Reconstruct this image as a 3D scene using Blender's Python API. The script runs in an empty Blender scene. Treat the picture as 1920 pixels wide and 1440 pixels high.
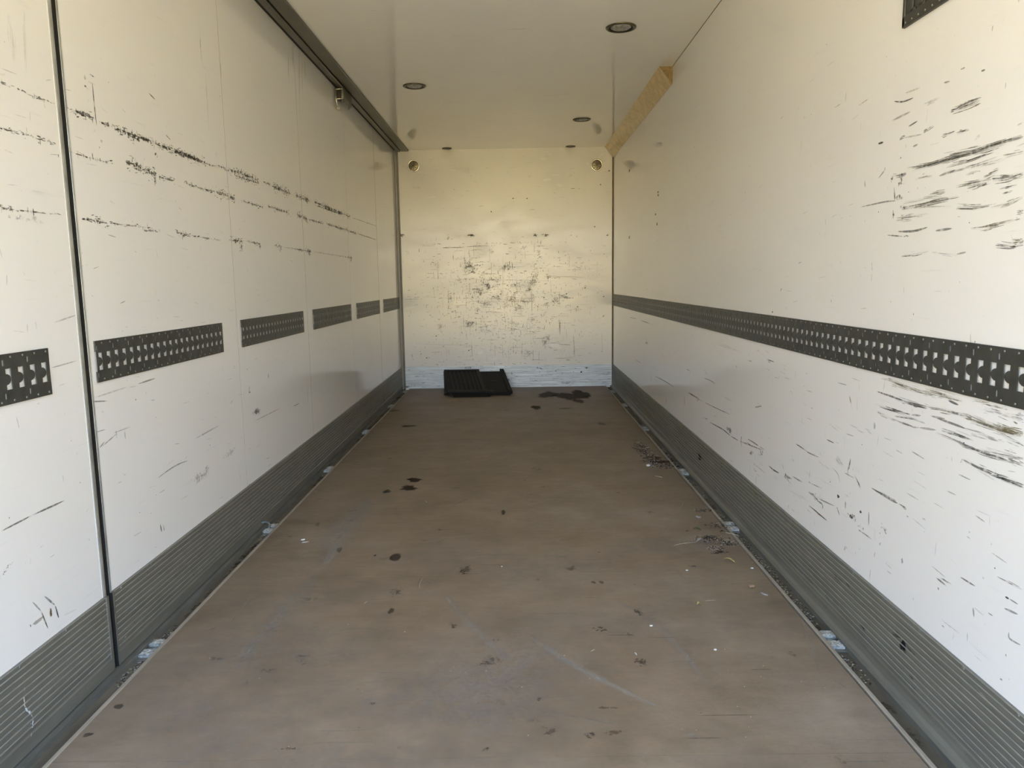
import bpy, math, random
import mathutils
from mathutils import Vector, Matrix, geometry

sc = bpy.context.scene
COL = sc.collection
random.seed(7)

# ------------------------------------------------------------------ camera, world, light, exposure
W, D, H, Y0 = 2.48, 8.8068, 2.7338, -0.9          # inner width, back wall, ceiling height, open rear end of the box
FPX, PITCH, YAW, ROLL, CX, CZ = 1409.1, .1369, -.0056, -.0153, 1.3403, 1.2504
Fw = Vector((math.sin(YAW)*math.cos(PITCH), math.cos(YAW)*math.cos(PITCH), -math.sin(PITCH)))
_r = Vector((math.cos(YAW), -math.sin(YAW), 0)); _u = _r.cross(Fw)
Rt = _r*math.cos(ROLL)+_u*math.sin(ROLL); Up = _u*math.cos(ROLL)-_r*math.sin(ROLL)
CAM = Vector((CX, 0, CZ))
cd = bpy.data.cameras.new('camera'); cam = bpy.data.objects.new('camera', cd); COL.objects.link(cam)
cd.sensor_width = 36; cd.lens = FPX/1920*36; cd.clip_start = .02; cd.clip_end = 100
cam.matrix_world = Matrix(((Rt.x, Up.x, -Fw.x, CAM.x), (Rt.y, Up.y, -Fw.y, CAM.y), (Rt.z, Up.z, -Fw.z, CAM.z), (0, 0, 0, 1)))
sc.camera = cam

w = bpy.data.worlds.new('daylight'); sc.world = w; w.use_nodes = True
nt = w.node_tree; nt.nodes.clear()
def N(nt, typ, **kw):
    n = nt.nodes.new(typ)
    for k, v in kw.items():
        if k.startswith('_'): setattr(n, k[1:], v)
        else: n.inputs[k.replace('__', ' ')].default_value = v
    return n
tc = N(nt, 'ShaderNodeTexCoord'); sp = N(nt, 'ShaderNodeSeparateXYZ'); nt.links.new(tc.outputs['Generated'], sp.inputs[0])
mr = N(nt, 'ShaderNodeMapRange'); mr.inputs['From Min'].default_value = -1; mr.inputs['From Max'].default_value = 1
nt.links.new(sp.outputs['Z'], mr.inputs['Value'])
cr = N(nt, 'ShaderNodeValToRGB'); nt.links.new(mr.outputs[0], cr.inputs[0])
el = cr.color_ramp.elements
el[0].position = 0.0; el[0].color = (.41, .305, .12, 1)     # sunlit yard below the horizon
el[1].position = 1.0; el[1].color = (.20, .47, 1.0, 1)      # open sky overhead
for p, c in [(.44, (.51, .40, .185, 1)), (.49, (.82, .66, .34, 1)), (.515, (.82, .70, .43, 1)), (.545, (.66, .69, .66, 1)), (.60, (.30, .53, .93, 1))]:
    e = el.new(p); e.color = c
bg = N(nt, 'ShaderNodeBackground', Strength=12.2); out = N(nt, 'ShaderNodeOutputWorld')
nt.links.new(cr.outputs[0], bg.inputs[0]); nt.links.new(bg.outputs[0], out.inputs[0])

vs = sc.view_settings
vs.view_transform = 'Standard'; vs.look = 'None'; vs.gamma = 1; vs.use_curve_mapping = False
vs.exposure = 0.0
sc.cycles.max_bounces = 16; sc.cycles.diffuse_bounces = 12; sc.cycles.transparent_max_bounces = 24

# ------------------------------------------------------------------ point of the photo on a plane of the box
AX = {'L': (0, 0.0), 'R': (0, W), 'B': (1, D), 'F': (2, 0.0), 'C': (2, H)}
def at(pl, x, y, off=0.0):
    ax, v = AX[pl]
    if off: v = v + off
    d = Fw+Rt*((x-960)/FPX)-Up*((y-720)/FPX)
    return CAM+d*((v-CAM[ax])/d[ax])
NRM = {'L': Vector((1, 0, 0)), 'R': Vector((-1, 0, 0)), 'B': Vector((0, -1, 0)), 'F': Vector((0, 0, 1)), 'C': Vector((0, 0, -1))}

# ------------------------------------------------------------------ materials
MATS = {}
def newmat(name):
    m = bpy.data.materials.new(name); m.use_nodes = True; m.node_tree.nodes.clear(); MATS[name] = m
    t = m.node_tree; b = N(t, 'ShaderNodeBsdfPrincipled'); o = N(t, 'ShaderNodeOutputMaterial')
    t.links.new(b.outputs[0], o.inputs[0]); return m, t, b
def noise(t, scale, detail=4, vec=None, rough=.6):
    n = N(t, 'ShaderNodeTexNoise', Scale=scale, Detail=detail, Roughness=rough)
    if vec is not None: t.links.new(vec, n.inputs['Vector'])
    return n
def ramp(t, src, stops):
    r = N(t, 'ShaderNodeValToRGB'); e = r.color_ramp.elements
    e[0].position, e[0].color = stops[0][0], (*stops[0][1], 1); e[1].position, e[1].color = stops[-1][0], (*stops[-1][1], 1)
    for p, c in stops[1:-1]:
        k = e.new(p); k.color = (*c, 1)
    t.links.new(src, r.inputs[0]); return r
def objvec(t, sc3=(1, 1, 1)):
    c = N(t, 'ShaderNodeTexCoord'); m = N(t, 'ShaderNodeMapping'); m.inputs['Scale'].default_value = sc3
    t.links.new(c.outputs['Object'], m.inputs[0]); return m.outputs[0]
def mul(t, a, b, fac=1.0):
    m = N(t, 'ShaderNodeMix', _data_type='RGBA', _blend_type='MULTIPLY'); m.inputs[0].default_value = fac
    t.links.new(a, m.inputs[6]); t.links.new(b, m.inputs[7]); return m.outputs[2]
def bump(t, b, src, strength, dist=.002):
    n = N(t, 'ShaderNodeBump', Strength=strength, Distance=dist); t.links.new(src, n.inputs['Height']); t.links.new(n.outputs[0], b.inputs['Normal'])

def simple(name, col, rough=.5, metal=0, var=.15, vscale=20, bmp=0, stretch=(1, 1, 1)):
    m, t, b = newmat(name); v = objvec(t, stretch); n = noise(t, vscale, 5, v)
    lo = tuple(c*(1-var) for c in col); hi = tuple(min(1, c*(1+var)) for c in col)
    r = ramp(t, n.outputs['Fac'], [(.3, lo), (.7, hi)]); t.links.new(r.outputs[0], b.inputs['Base Color'])
    b.inputs['Roughness'].default_value = rough; b.inputs['Metallic'].default_value = metal
    if bmp: bump(t, b, n.outputs['Fac'], bmp)
    return m

def panelmat(name, rough, stretch, marks=.5, col=(.885, .875, .85), spec=.5, bmp=.05):
    """smooth white laminated panel with hairline scratches running along the wall"""
    m, t, b = newmat(name)
    n1 = noise(t, 1.3, 4, objvec(t)); base = ramp(t, n1.outputs['Fac'], [(.3, tuple(c*.965 for c in col)), (.7, col)])
    n2 = noise(t, 7, 8, objvec(t, stretch), .75); sc1 = ramp(t, n2.outputs['Fac'], [(.60, (1, 1, 1)), (.665, (1-.20*marks,)*3), (.70, (1-.42*marks,)*3)])
    n3 = noise(t, 46, 3, objvec(t, (1, 1, 1))); n4 = noise(t, 2.2, 3, objvec(t))
    sp1 = ramp(t, n3.outputs['Fac'], [(.70, (1, 1, 1)), (.76, (1-.65*marks,)*3)])
    sm = ramp(t, n4.outputs['Fac'], [(.4, (0, 0, 0)), (.6, (1, 1, 1))])
    mx = N(t, 'ShaderNodeMix', _data_type='RGBA'); t.links.new(sm.outputs[0], mx.inputs[0]); mx.inputs[6].default_value = (1, 1, 1, 1); t.links.new(sc1.outputs[0], mx.inputs[7])
    c = mul(t, base.outputs[0], mx.outputs[2]); c = mul(t, c, sp1.outputs[0]); t.links.new(c, b.inputs['Base Color'])
    n5 = noise(t, 3, 5, objvec(t, stretch)); rr = N(t, 'ShaderNodeMapRange'); rr.inputs['From Min'].default_value = .3; rr.inputs['From Max'].default_value = .7
    rr.inputs['To Min'].default_value = rough*.75; rr.inputs['To Max'].default_value = rough*1.3
    t.links.new(n5.outputs['Fac'], rr.inputs[0]); t.links.new(rr.outputs[0], b.inputs['Roughness'])
    b.inputs['Specular IOR Level'].default_value = spec
    if bmp: bump(t, b, n2.outputs['Fac'], bmp, .001)
    return m
panelmat('side_panel', .085, (4, .35, 7), .45)
panelmat('back_panel', .22, (1.2, 4, 3), .7, (.875, .85, .795), .75, .10)
panelmat('ceiling_panel', .07, (.6, 1.2, 3), .12, (.93, .92, .88), .65, .02)

# phenolic plywood floor
m, t, b = newmat('plywood_floor')
n1 = noise(t, .8, 5, objvec(t)); r1 = ramp(t, n1.outputs['Fac'], [(.3, (.212, .158, .104)), (.5, (.248, .187, .128)), (.7, (.275, .220, .164))])
n2 = noise(t, 10, 9, objvec(t, (.55, 1.5, 1)), .85); r2 = ramp(t, n2.outputs['Fac'], [(.3, (.84, .84, .84)), (.6, (1.05, 1.05, 1.05))])
n3 = noise(t, 70, 8, objvec(t), .8); r3 = ramp(t, n3.outputs['Fac'], [(.30, (.60, .60, .60)), (.42, (.97, .97, .97)), (.62, (1, 1, 1)), (.72, (1.4, 1.4, 1.4))])
n6 = noise(t, 3.2, 7, objvec(t), .7); r6 = ramp(t, n6.outputs['Fac'], [(.3, (.78, .77, .75)), (.68, (1.16, 1.16, 1.17))])
c = mul(t, mul(t, mul(t, r1.outputs[0], r2.outputs[0]), r3.outputs[0]), r6.outputs[0]); t.links.new(c, b.inputs['Base Color'])
rr = N(t, 'ShaderNodeMapRange'); rr.inputs['To Min'].default_value = .42; rr.inputs['To Max'].default_value = .62
t.links.new(n6.outputs['Fac'], rr.inputs[0]); t.links.new(rr.outputs[0], b.inputs['Roughness'])
b.inputs['Specular IOR Level'].default_value = .32
bump(t, b, n3.outputs['Fac'], .18, .002)

simple('kick_aluminium', (.205, .20, .17), .48, .35, .16, 9, .05, (3, .35, 3))
simple('back_kick_aluminium', (.62, .66, .69), .42, .3, .38, 9, .1, (.35, 1, 14))  # sky reflection on the back plate painted in as a paler, bluer base
simple('rib_aluminium', (.43, .43, .38), .42, .35, .25, 30, 0, (1, .6, 1))
simple('channel_aluminium', (.16, .155, .13), .55, .25, .25, 8, .08, (3, .6, 3))
simple('lip_strip', (.37, .32, .25), .55, 0, .18, 12, .05, (3, .5, 3))
simple('rail_steel', (.082, .084, .074), .42, .45, .22, 25, .04)
simple('rivet_steel', (.22, .22, .20), .35, .6, .2, 60)
simple('track_aluminium', (.14, .14, .115), .4, .45, .15, 6, 0, (1, .4, 1))
simple('post_aluminium', (.42, .41, .38), .3, .7, .1, 10)
simple('edge_aluminium', (.52, .53, .50), .35, .55, .3, 25, 0, (1, 1, .4))
simple('black_rubber', (.008, .008, .008), .7, 0, .2, 40)
simple('dark_backing', (.02, .019, .016), .8, 0, .2, 10)
simple('brown_sealant', (.16, .11, .06), .6, 0, .3, 20)
simple('outer_skin', (.55, .55, .54), .5, 0, .05, 5)
simple('chrome', (.80, .78, .70), .16, .95, .25, 60, .25)
simple('vent_metal', (.24, .21, .15), .38, .6, .5, 70, .6)
simple('lamp_bezel', (.10, .09, .055), .3, .6, .3, 30)
simple('lamp_recess', (.03, .028, .02), .5, .2, .3, 30)
simple('lamp_lens', (.33, .32, .29), .12, 0, .3, 60, .2)
simple('black_plastic', (.0035, .004, .004), .75, 0, .3, 30, .1)
simple('dusty_black_plastic', (.016, .016, .014), .7, 0, .5, 30, .1)
simple('corroded_aluminium', (.40, .385, .34), .7, .05, .55, 90, .8)
simple('galvanised_steel', (.20, .225, .215), .45, .6, .25, 60, .1)
simple('zinc_wire', (.75, .72, .62), .25, .8, .1, 60)
simple('latch_black', (.03, .022, .016), .5, .3, .5, 90, .1)
simple('gold_board', (.56, .39, .15), .24, .1, .22, 22, .6, (1, .8, 1))
simple('dimmed_board_end', (.27, .19, .085), .8, 0, .3, 60, .2)  # gold board's end cap, colour darkened to offset the light it catches
simple('dry_leaf', (.50, .40, .17), .6, 0, .4, 90)
simple('green_leaf', (.16, .17, .07), .6, 0, .4, 90)
simple('straw', (.42, .36, .25), .6, 0, .25, 90)
simple('cork_chip', (.30, .19, .11), .75, 0, .25, 90, .2)
simple('white_plastic_bit', (.72, .72, .68), .4, 0, .15, 90)
simple('grey_lint', (.30, .28, .25), .8, 0, .4, 120)
simple('channel_grime', (.125, .105, .075), .7, 0, .35, 12, .2, (1, .3, 1))
simple('soil', (.040, .027, .018), .9, 0, .5, 120, .3)

# marks worn into or rubbed onto the surfaces; colour and strength come per mark
def markmat(name, kind):
    m, t, b = newmat(name)
    a = N(t, 'ShaderNodeAttribute', _attribute_name='mark'); t.links.new(a.outputs['Color'], b.inputs['Base Color'])
    b.inputs['Roughness'].default_value = .6
    b.inputs['Specular IOR Level'].default_value = .12 if kind in ('stain', 'dust') else .4
    uv = N(t, 'ShaderNodeUVMap', _uv_map='UVMap'); s = N(t, 'ShaderNodeSeparateXYZ'); t.links.new(uv.outputs[0], s.inputs[0])
    def mt(op, x, y=None):
        n = N(t, 'ShaderNodeMath', _operation=op)
        for i, q in enumerate((x, y)):
            if q is None: continue
            if isinstance(q, (int, float)): n.inputs[i].default_value = q
            else: t.links.new(q, n.inputs[i])
        return n.outputs[0]
    edge = mt('SUBTRACT', 1.0, mt('ABSOLUTE', mt('SUBTRACT', mt('MULTIPLY', s.outputs['Y'], 2.0), 1.0)))
    if kind == 'streak':
        mp = N(t, 'ShaderNodeMapping'); mp.inputs['Scale'].default_value = (9, 8, 1); t.links.new(uv.outputs[0], mp.inputs[0])
        n = noise(t, 1.0, 5, mp.outputs[0], .65); mk = ramp(t, n.outputs['Fac'], [(.40, (.02,)*3), (.68, (1,)*3)])
        n2 = noise(t, 90, 3, objvec(t)); mk2 = ramp(t, n2.outputs['Fac'], [(.3, (.5,)*3), (.55, (1,)*3)])
        al = mt('MULTIPLY', mt('MULTIPLY', mt('MINIMUM', mt('MULTIPLY', edge, 1.9), 1.0), mk.outputs[0]), mk2.outputs[0])
    elif kind == 'speck':
        n = noise(t, 75, 6, objvec(t), .75); n2 = noise(t, 11, 3, objvec(t))
        add = mt('ADD', n.outputs['Fac'], mt('MULTIPLY', mt('SUBTRACT', n2.outputs['Fac'], .5), .5))
        add = mt('ADD', add, mt('MULTIPLY', mt('SUBTRACT', edge, .5), .20))
        mk = ramp(t, add, [(.53, (0,)*3), (.60, (1,)*3)]); al = mt('MULTIPLY', mk.outputs[0], mt('MINIMUM', mt('MULTIPLY', edge, 3.0), 1.0))
    elif kind == 'line':
        n2 = noise(t, 60, 3, objvec(t)); mk2 = ramp(t, n2.outputs['Fac'], [(.32, (.25,)*3), (.52, (1,)*3)])
        al = mt('MULTIPLY', mt('MINIMUM', mt('MULTIPLY', edge, 2.5), 1.0), mk2.outputs[0])
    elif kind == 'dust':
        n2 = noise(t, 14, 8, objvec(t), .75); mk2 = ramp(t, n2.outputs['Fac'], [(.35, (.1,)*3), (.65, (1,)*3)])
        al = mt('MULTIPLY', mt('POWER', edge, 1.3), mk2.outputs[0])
    else:
        n = noise(t, 26, 6, objvec(t), .7); add = mt('ADD', edge, mt('MULTIPLY', mt('SUBTRACT', n.outputs['Fac'], .5), .9))
        mk = ramp(t, add, [(.10, (0,)*3), (.34, (1,)*3)]); al = mk.outputs[0]
    al = mt('MULTIPLY', al, a.outputs['Alpha']); t.links.new(al, b.inputs['Alpha'])
    return m
markmat('rubbed_streak', 'streak'); markmat('specked_abrasion', 'speck'); markmat('soaked_stain', 'stain'); markmat('fine_scratch', 'line'); markmat('pale_dust', 'dust')

# ------------------------------------------------------------------ mesh builder
class MB:
    def __init__(s): s.v = []; s.f = []; s.m = []; s.uv = []; s.c = []; s.mats = []; s.sm = []
    def mi(s, name):
        if name not in s.mats: s.mats.append(name)
        return s.mats.index(name)
    def face(s, pts, mat, uv=None, col=(0, 0, 0, 1), smooth=False):
        i = len(s.v); s.v += [Vector(p) for p in pts]; s.f.append(tuple(range(i, i+len(pts)))); s.m.append(s.mi(mat))
        s.uv.append(uv or [(0, 0)]*len(pts)); s.c.append(col); s.sm.append(smooth)
    def mesh(s, verts, faces, mat, smooth=False, M=None):
        i = len(s.v); s.v += [(M @ Vector(p)) if M else Vector(p) for p in verts]
        for f in faces:
            s.f.append(tuple(i+k for k in f)); s.m.append(s.mi(mat)); s.uv.append([(0, 0)]*len(f)); s.c.append((0, 0, 0, 1)); s.sm.append(smooth)
    def box(s, a, b, mat, bev=0.0, M=None):
        x0, y0, z0 = a; x1, y1, z1 = b
        if not bev:
            vs_ = [(x, y, z) for z in (z0, z1) for x, y in ((x0, y0), (x1, y0), (x1, y1), (x0, y1))]
            s.mesh(vs_, [(3, 2, 1, 0), (4, 5, 6, 7), (0, 1, 5, 4), (1, 2, 6, 5), (2, 3, 7, 6), (3, 0, 4, 7)], mat, False, M); return
        import bmesh
        bm = bmesh.new(); bmesh.ops.create_cube(bm, size=1)
        for v in bm.verts: v.co = Vector(((x0+x1)/2+v.co.x*(x1-x0), (y0+y1)/2+v.co.y*(y1-y0), (z0+z1)/2+v.co.z*(z1-z0)))
        bmesh.ops.bevel(bm, geom=bm.edges[:], offset=bev, segments=2, affect='EDGES', profile=.6)
        bm.verts.index_update(); s.mesh([v.co.copy() for v in bm.verts], [[v.index for v in f.verts] for f in bm.faces], mat, True, M); bm.free()
    def prism(s, prof, ax, a, b, mat, smooth=False, endmat=None):
        """profile (closed list of 2D points) swept along axis ax from a to b; each profile edge may carry its own material"""
        def P(p, q): return {0: (q, p[0], p[1]), 1: (p[0], q, p[1]), 2: (p[0], p[1], q)}[ax]
        n = len(prof)
        for i in range(n):
            p, q = prof[i], prof[(i+1) % n]
            mt_ = p[2] if len(p) > 2 else mat
            s.face([P(p, a), P(q, a), P(q, b), P(p, b)], mt_, smooth=smooth)
        for e in (a, b):
            tri = geometry.tessellate_polygon([[Vector((p[0], p[1], 0)) for p in prof]])
            for tr in tri: s.face([P(prof[k], e) for k in tr], endmat or mat)
    def lathe(s, prof, mat, M, seg=40, smooth=True, cap=True):
        """prof: list of (radius, height)"""
        v = []; f = []
        for r, z in prof:
            for k in range(seg): a = 2*math.pi*k/seg; v.append((r*math.cos(a), r*math.sin(a), z))
        for i in range(len(prof)-1):
            for k in range(seg): j = (k+1) % seg; f.append((i*seg+k, i*seg+j, (i+1)*seg+j, (i+1)*seg+k))
        if cap: f.append(tuple((len(prof)-1)*seg+k for k in range(seg)))
        s.mesh(v, f, mat, smooth, M)
    def tube(s, pts, r, mat, seg=8, closed=False):
        pts = [Vector(p) for p in pts]; n = len(pts); v = []; f = []
        for i, p in enumerate(pts):
            if closed: d = pts[(i+1) % n]-pts[i-1]
            else: d = pts[min(i+1, n-1)]-pts[max(i-1, 0)]
            d.normalize(); a = d.cross(Vector((0, 0, 1)))
            if a.length < .1: a = d.cross(Vector((0, 1, 0)))
            a.normalize(); b = d.cross(a); rr = r[i] if isinstance(r, list) else r
            for k in range(seg): t_ = 2*math.pi*k/seg; v.append(p+a*(math.cos(t_)*rr)+b*(math.sin(t_)*rr))
        for i in range(n if closed else n-1):
            j = (i+1) % n
            for k in range(seg): l = (k+1) % seg; f.append((i*seg+k, i*seg+l, j*seg+l, j*seg+k))
        if not closed: f += [tuple(range(seg))[::-1], tuple((n-1)*seg+k for k in range(seg))]
        s.mesh(v, f, mat, True)
    # ---- marks lying on a surface
    def stroke(s, pl, pts, width, col=(.06, .055, .045), a=.8, mat='rubbed_streak', taper=True, blunt=.0):
        if mat == 'rubbed_streak' and width >= .0085:
            pts = [Vector(p) for p in pts]; n = NRM[pl]; L_ = sum((pts[i+1]-pts[i]).length for i in range(len(pts)-1))
            s.stroke(pl, pts, width*.9, col, a*.35, 'pale_dust')
            def ev(t_):
                d = t_*L_; i = 0
                while i < len(pts)-2 and d > (pts[i+1]-pts[i]).length: d -= (pts[i+1]-pts[i]).length; i += 1
                sg = pts[i+1]-pts[i]; return pts[i]+sg*(d/max(sg.length, 1e-6)), n.cross(sg.normalized())
            for k in range(max(4, int(width/.0017))):
                c_ = random.gauss(.5, .28); h_ = random.uniform(.08, .34); t0, t1 = max(0, c_-h_), min(1, c_+h_)
                if t1-t0 < .06: continue
                off = random.gauss(0, .30)*width; q = []
                for j in range(5):
                    tt = t0+(t1-t0)*j/4; p, sd = ev(tt); q.append(p+sd*off*(1-.35*tt))
                s.stroke(pl, q, random.uniform(.0012, .0036), col, min(1, a*random.uniform(.35, .95)), 'fine_scratch')
            return
        if mat == 'rubbed_streak' and width < .0085: mat = 'fine_scratch'
        s.k = getattr(s, 'k', 0)+1; n = NRM[pl]; eps = .0004+(s.k % 37)*.00001
        pts = [Vector(p) for p in pts]
        if len(pts) == 2: pts = [pts[0].lerp(pts[1], i/6) for i in range(7)]
        else:
            q = []
            for i in range(len(pts)-1):
                p0, p1, p2, p3 = pts[max(i-1, 0)], pts[i], pts[i+1], pts[min(i+2, len(pts)-1)]
                for k in range(5):
                    t_ = k/5; q.append(.5*((2*p1)+(p2-p0)*t_+(2*p0-5*p1+4*p2-p3)*t_*t_+(3*p1-p0-3*p2+p3)*t_**3))
            pts = q+[pts[-1]]
        N_ = len(pts); u = random.uniform(0, 50); v0 = random.uniform(0, 9); L = R = None; du = 0
        for i in range(N_):
            d = (pts[min(i+1, N_-1)]-pts[max(i-1, 0)]).normalized(); side = n.cross(d).normalized(); f_ = i/(N_-1)
            w_ = width*(max(blunt, min(1, math.sin(math.pi*min(max(f_, .0), 1))**.6*1.05)) if taper else 1)+1e-5
            a1 = pts[i]+n*eps+side*w_/2; b1 = pts[i]+n*eps-side*w_/2
            if L is not None:
                s.face([L, R, b1, a1], mat, [(u+du0, 1), (u+du0, 0), (u+du, 0), (u+du, 1)], (*col, a))
            L, R, du0 = a1, b1, du
            if i < N_-1: du += (pts[i+1]-pts[i]).length
    def blob(s, pl, c, rx, ry, col, a, mat='soaked_stain', ang=0, jag=.15, seg=28):
        s.k = getattr(s, 'k', 0)+1; n = NRM[pl]; eps = .0004+(s.k % 37)*.00001
        e1 = {'L': Vector((0, 1, 0)), 'R': Vector((0, 1, 0)), 'B': Vector((1, 0, 0)), 'F': Vector((1, 0, 0)), 'C': Vector((1, 0, 0))}[pl]; e2 = n.cross(e1)
        c = Vector(c)+n*eps; ph = [random.uniform(0, 6.28) for _ in range(4)]; P = []
        for k in range(seg):
            t_ = 2*math.pi*k/seg; r = 1+jag*(math.sin(2*t_+ph[0])+.7*math.sin(3*t_+ph[1])+.5*math.sin(5*t_+ph[2])+.4*math.sin(9*t_+ph[3]))
            x, y = rx*r*math.cos(t_), ry*r*math.sin(t_); P.append(c+e1*(x*math.cos(ang)-y*math.sin(ang))+e2*(x*math.sin(ang)+y*math.cos(ang)))
        for k in range(seg): s.face([c, P[k], P[(k+1) % seg]], mat, [(0, .5), (0, 1), (0, 1)], (*col, a))
    def build(s, name, parent=None, loc=None, world=True):
        off = Vector(loc) if loc is not None else Vector((0, 0, 0))
        me = bpy.data.meshes.new(name); me.from_pydata([tuple(p-off) for p in s.v], [], s.f)
        for q in s.mats: me.materials.append(MATS[q])
        me.polygons.foreach_set('material_index', s.m); me.polygons.foreach_set('use_smooth', s.sm)
        if any(q in ('rubbed_streak', 'specked_abrasion', 'soaked_stain', 'fine_scratch', 'pale_dust') for q in s.mats):
            me.uv_layers.new(name='UVMap'); me.color_attributes.new('mark', 'FLOAT_COLOR', 'CORNER')
            me.uv_layers['UVMap'].data.foreach_set('uv', [q for fi, f in enumerate(s.f) for k in range(len(f)) for q in s.uv[fi][k]])
            me.color_attributes['mark'].data.foreach_set('color', [float(q) for fi, f in enumerate(s.f) for k in range(len(f)) for q in s.c[fi]])
        me.update(); o = bpy.data.objects.new(name, me); COL.objects.link(o)
        if parent is not None: o.parent = parent
        elif loc is not None: o.location = off
        return o

def struct(o): o['kind'] = 'structure'; return o
def tag(o, label, cat, group=None, kind=None):
    o['label'] = label; o['category'] = cat
    if group: o['group'] = group
    if kind: o['kind'] = kind
    return o
def empty(name, loc, rz=0):
    o = bpy.data.objects.new(name, None); COL.objects.link(o); o.location = loc; o.rotation_euler = (0, 0, rz); o.empty_display_size = .05; return o
def copy_tree(o, parent=None):
    c = o.copy(); COL.objects.link(c)
    if parent: c.parent = parent
    for ch in [q for q in bpy.data.objects if q.parent == o]: copy_tree(ch, c)
    return c

DARK = (.072, .066, .050); GREY = (.20, .19, .16); BROWN = (.16, .11, .06); OLIVE = (.24, .21, .12)

# ------------------------------------------------------------------ floor
SEAMS = [2.33, 3.62, 4.86, 6.18, 7.465]
fl = MB()
fl.box((-.05, Y0, -.12), (W+.05, D+.05, -.021), 'outer_skin'); fl.box((-.05, Y0, -.021), (W+.05, D+.05, -.0195), 'dark_backing')
ys = [Y0, 1.836, 3.086, 5.55, D]
for a_, b_ in zip(ys[:-1], ys[1:]):
    fl.box((.0925, a_+.0006, -.02), (2.3805, b_-.0006, 0), 'plywood_floor')
for y_ in ys[1:-1]: fl.box((.0925, y_-.0006, -.02), (2.3805, y_+.0006, -.002), 'dark_backing')
def F(x, y): return at('F', x, y)
def fblob(x, y, w_, h_, col, a, mat='soaked_stain', jag=.15):
    c = F(x, y); e = F(x+w_, y); g = F(x, y+h_); fl.blob('F', c, abs(e.x-c.x), abs(g.y-c.y), col, a, mat, 0, jag)
WET = (.035, .022, .014)
fblob(1072, 743, 34, 9, WET, .8); fblob(1088, 738, 20, 8, WET, .8); fblob(1028, 740, 22, 7, WET, .75); fblob(1085, 752, 12, 4.5, WET, .7)
fblob(1005, 764, 13, 4, WET, .7); fblob(1060, 766, 16, 2, WET, .35)
fblob(766, 799, 15, 2.6, WET, .55); fblob(767, 799, 10, 1.4, (.12, .085, .06), .9)
fblob(777, 900, 16, 5, WET, .75); fblob(766, 915, 21, 5, WET, .75, jag=.25); fblob(724, 922, 9, 3, WET, .5)
fblob(741, 1045, 11.5, 9, WET, .8, jag=.06); fblob(944, 961, 5, 5, WET, .55); fblob(636, 1031, 6, 6, WET, .6); fblob(703, 1042, 2.5, 2, WET, .6)
fblob(733, 1146, 7, 6, WET, .45); fblob(1128, 795, 10, 3, WET, .4); fblob(1113, 1092, 5, 3, WET, .4); fblob(1128, 1092, 6, 3, WET, .4)
fblob(223, 1325, 10, 6, WET, .45); fblob(165, 1378, 9, 6, WET, .4); fblob(748, 746, 8, 2, WET, .4); fblob(740, 770, 12, 2, WET, .4)
for x, y in [(922, 1235), (905, 1245), (930, 1200), (1130, 1180), (1200, 1240), (1105, 1380), (912, 1405), (1200, 1150), (1012, 1310), (700, 1320), (850, 1175), (870, 1070), (1180, 1190), (745, 1110), (1010, 880)]:
    fblob(x, y, random.uniform(12, 26), random.uniform(5, 12), (.05, .032, .02), .55, 'specked_abrasion')
for x, y, w_, h_ in [(1228, 862, 34, 8), (1215, 848, 26, 7), (1252, 872, 18, 7), (1240, 868, 30, 6), (1205, 838, 18, 6), (1330, 1008, 34, 10), (1350, 1020, 30, 8), (1318, 958, 16, 5), (1345, 985, 26, 7), (1290, 996, 14, 5), (1350, 1035, 20, 6)]:
    fblob(x, y, w_, h_, (.045, .030, .020), .75, 'specked_abrasion', .25)
fblob(1240, 866, 26, 3.5, (.05, .034, .023), .6); fblob(1225, 858, 20, 3, (.05, .034, .023), .5)
fl.stroke('F', [F(693, 935), F(672, 960), F(640, 1000), F(610, 1060)], .22, (.36, .33, .29), .75, 'pale_dust', True, .4)
fl.stroke('F', [F(600, 1075), F(500, 1180), F(430, 1260)], .14, (.36, .33, .29), .5, 'pale_dust')
fl.stroke('F', [F(830, 1110), F(900, 1190), F(960, 1240)], .06, (.38, .35, .32), .55, 'pale_dust')
fl.stroke('F', [F(990, 1190), F(1080, 1250), F(1240, 1330)], .045, (.42, .40, .37), .8, 'pale_dust')
fl.stroke('F', [F(1150, 1120), F(1250, 1190), F(1330, 1290)], .05, (.36, .33, .30), .45, 'pale_dust')
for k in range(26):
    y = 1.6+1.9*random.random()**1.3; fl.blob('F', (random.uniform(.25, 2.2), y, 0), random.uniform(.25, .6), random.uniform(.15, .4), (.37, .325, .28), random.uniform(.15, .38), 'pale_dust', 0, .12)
for k in range(90):
    y = random.uniform(1.75, 7.8); x = random.uniform(.15, 2.33); fl.blob('F', (x, y, 0), random.uniform(.01, .07), random.uniform(.01, .04), random.choice([(.06, .04, .025), (.06, .04, .025), (.34, .30, .25)]), random.uniform(.25, .6), 'specked_abrasion', 0, .2, 16)
for k in range(150):      # hairline scuffs, mostly across the boards
    y = random.uniform(1.75, 7.5); x = random.uniform(.15, 2.33); an = random.choice([0, 0, 0, random.uniform(-1, 1)])
    L_ = random.uniform(.02, .12); d_ = Vector((math.cos(an), math.sin(an), 0))*L_
    light = random.random() < .55
    fl.stroke('F', [Vector((x, y, 0))-d_, Vector((x, y, 0))+d_], random.uniform(.0015, .006), (.28, .25, .22) if light else (.03, .02, .015), random.uniform(.2, .5))
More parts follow.
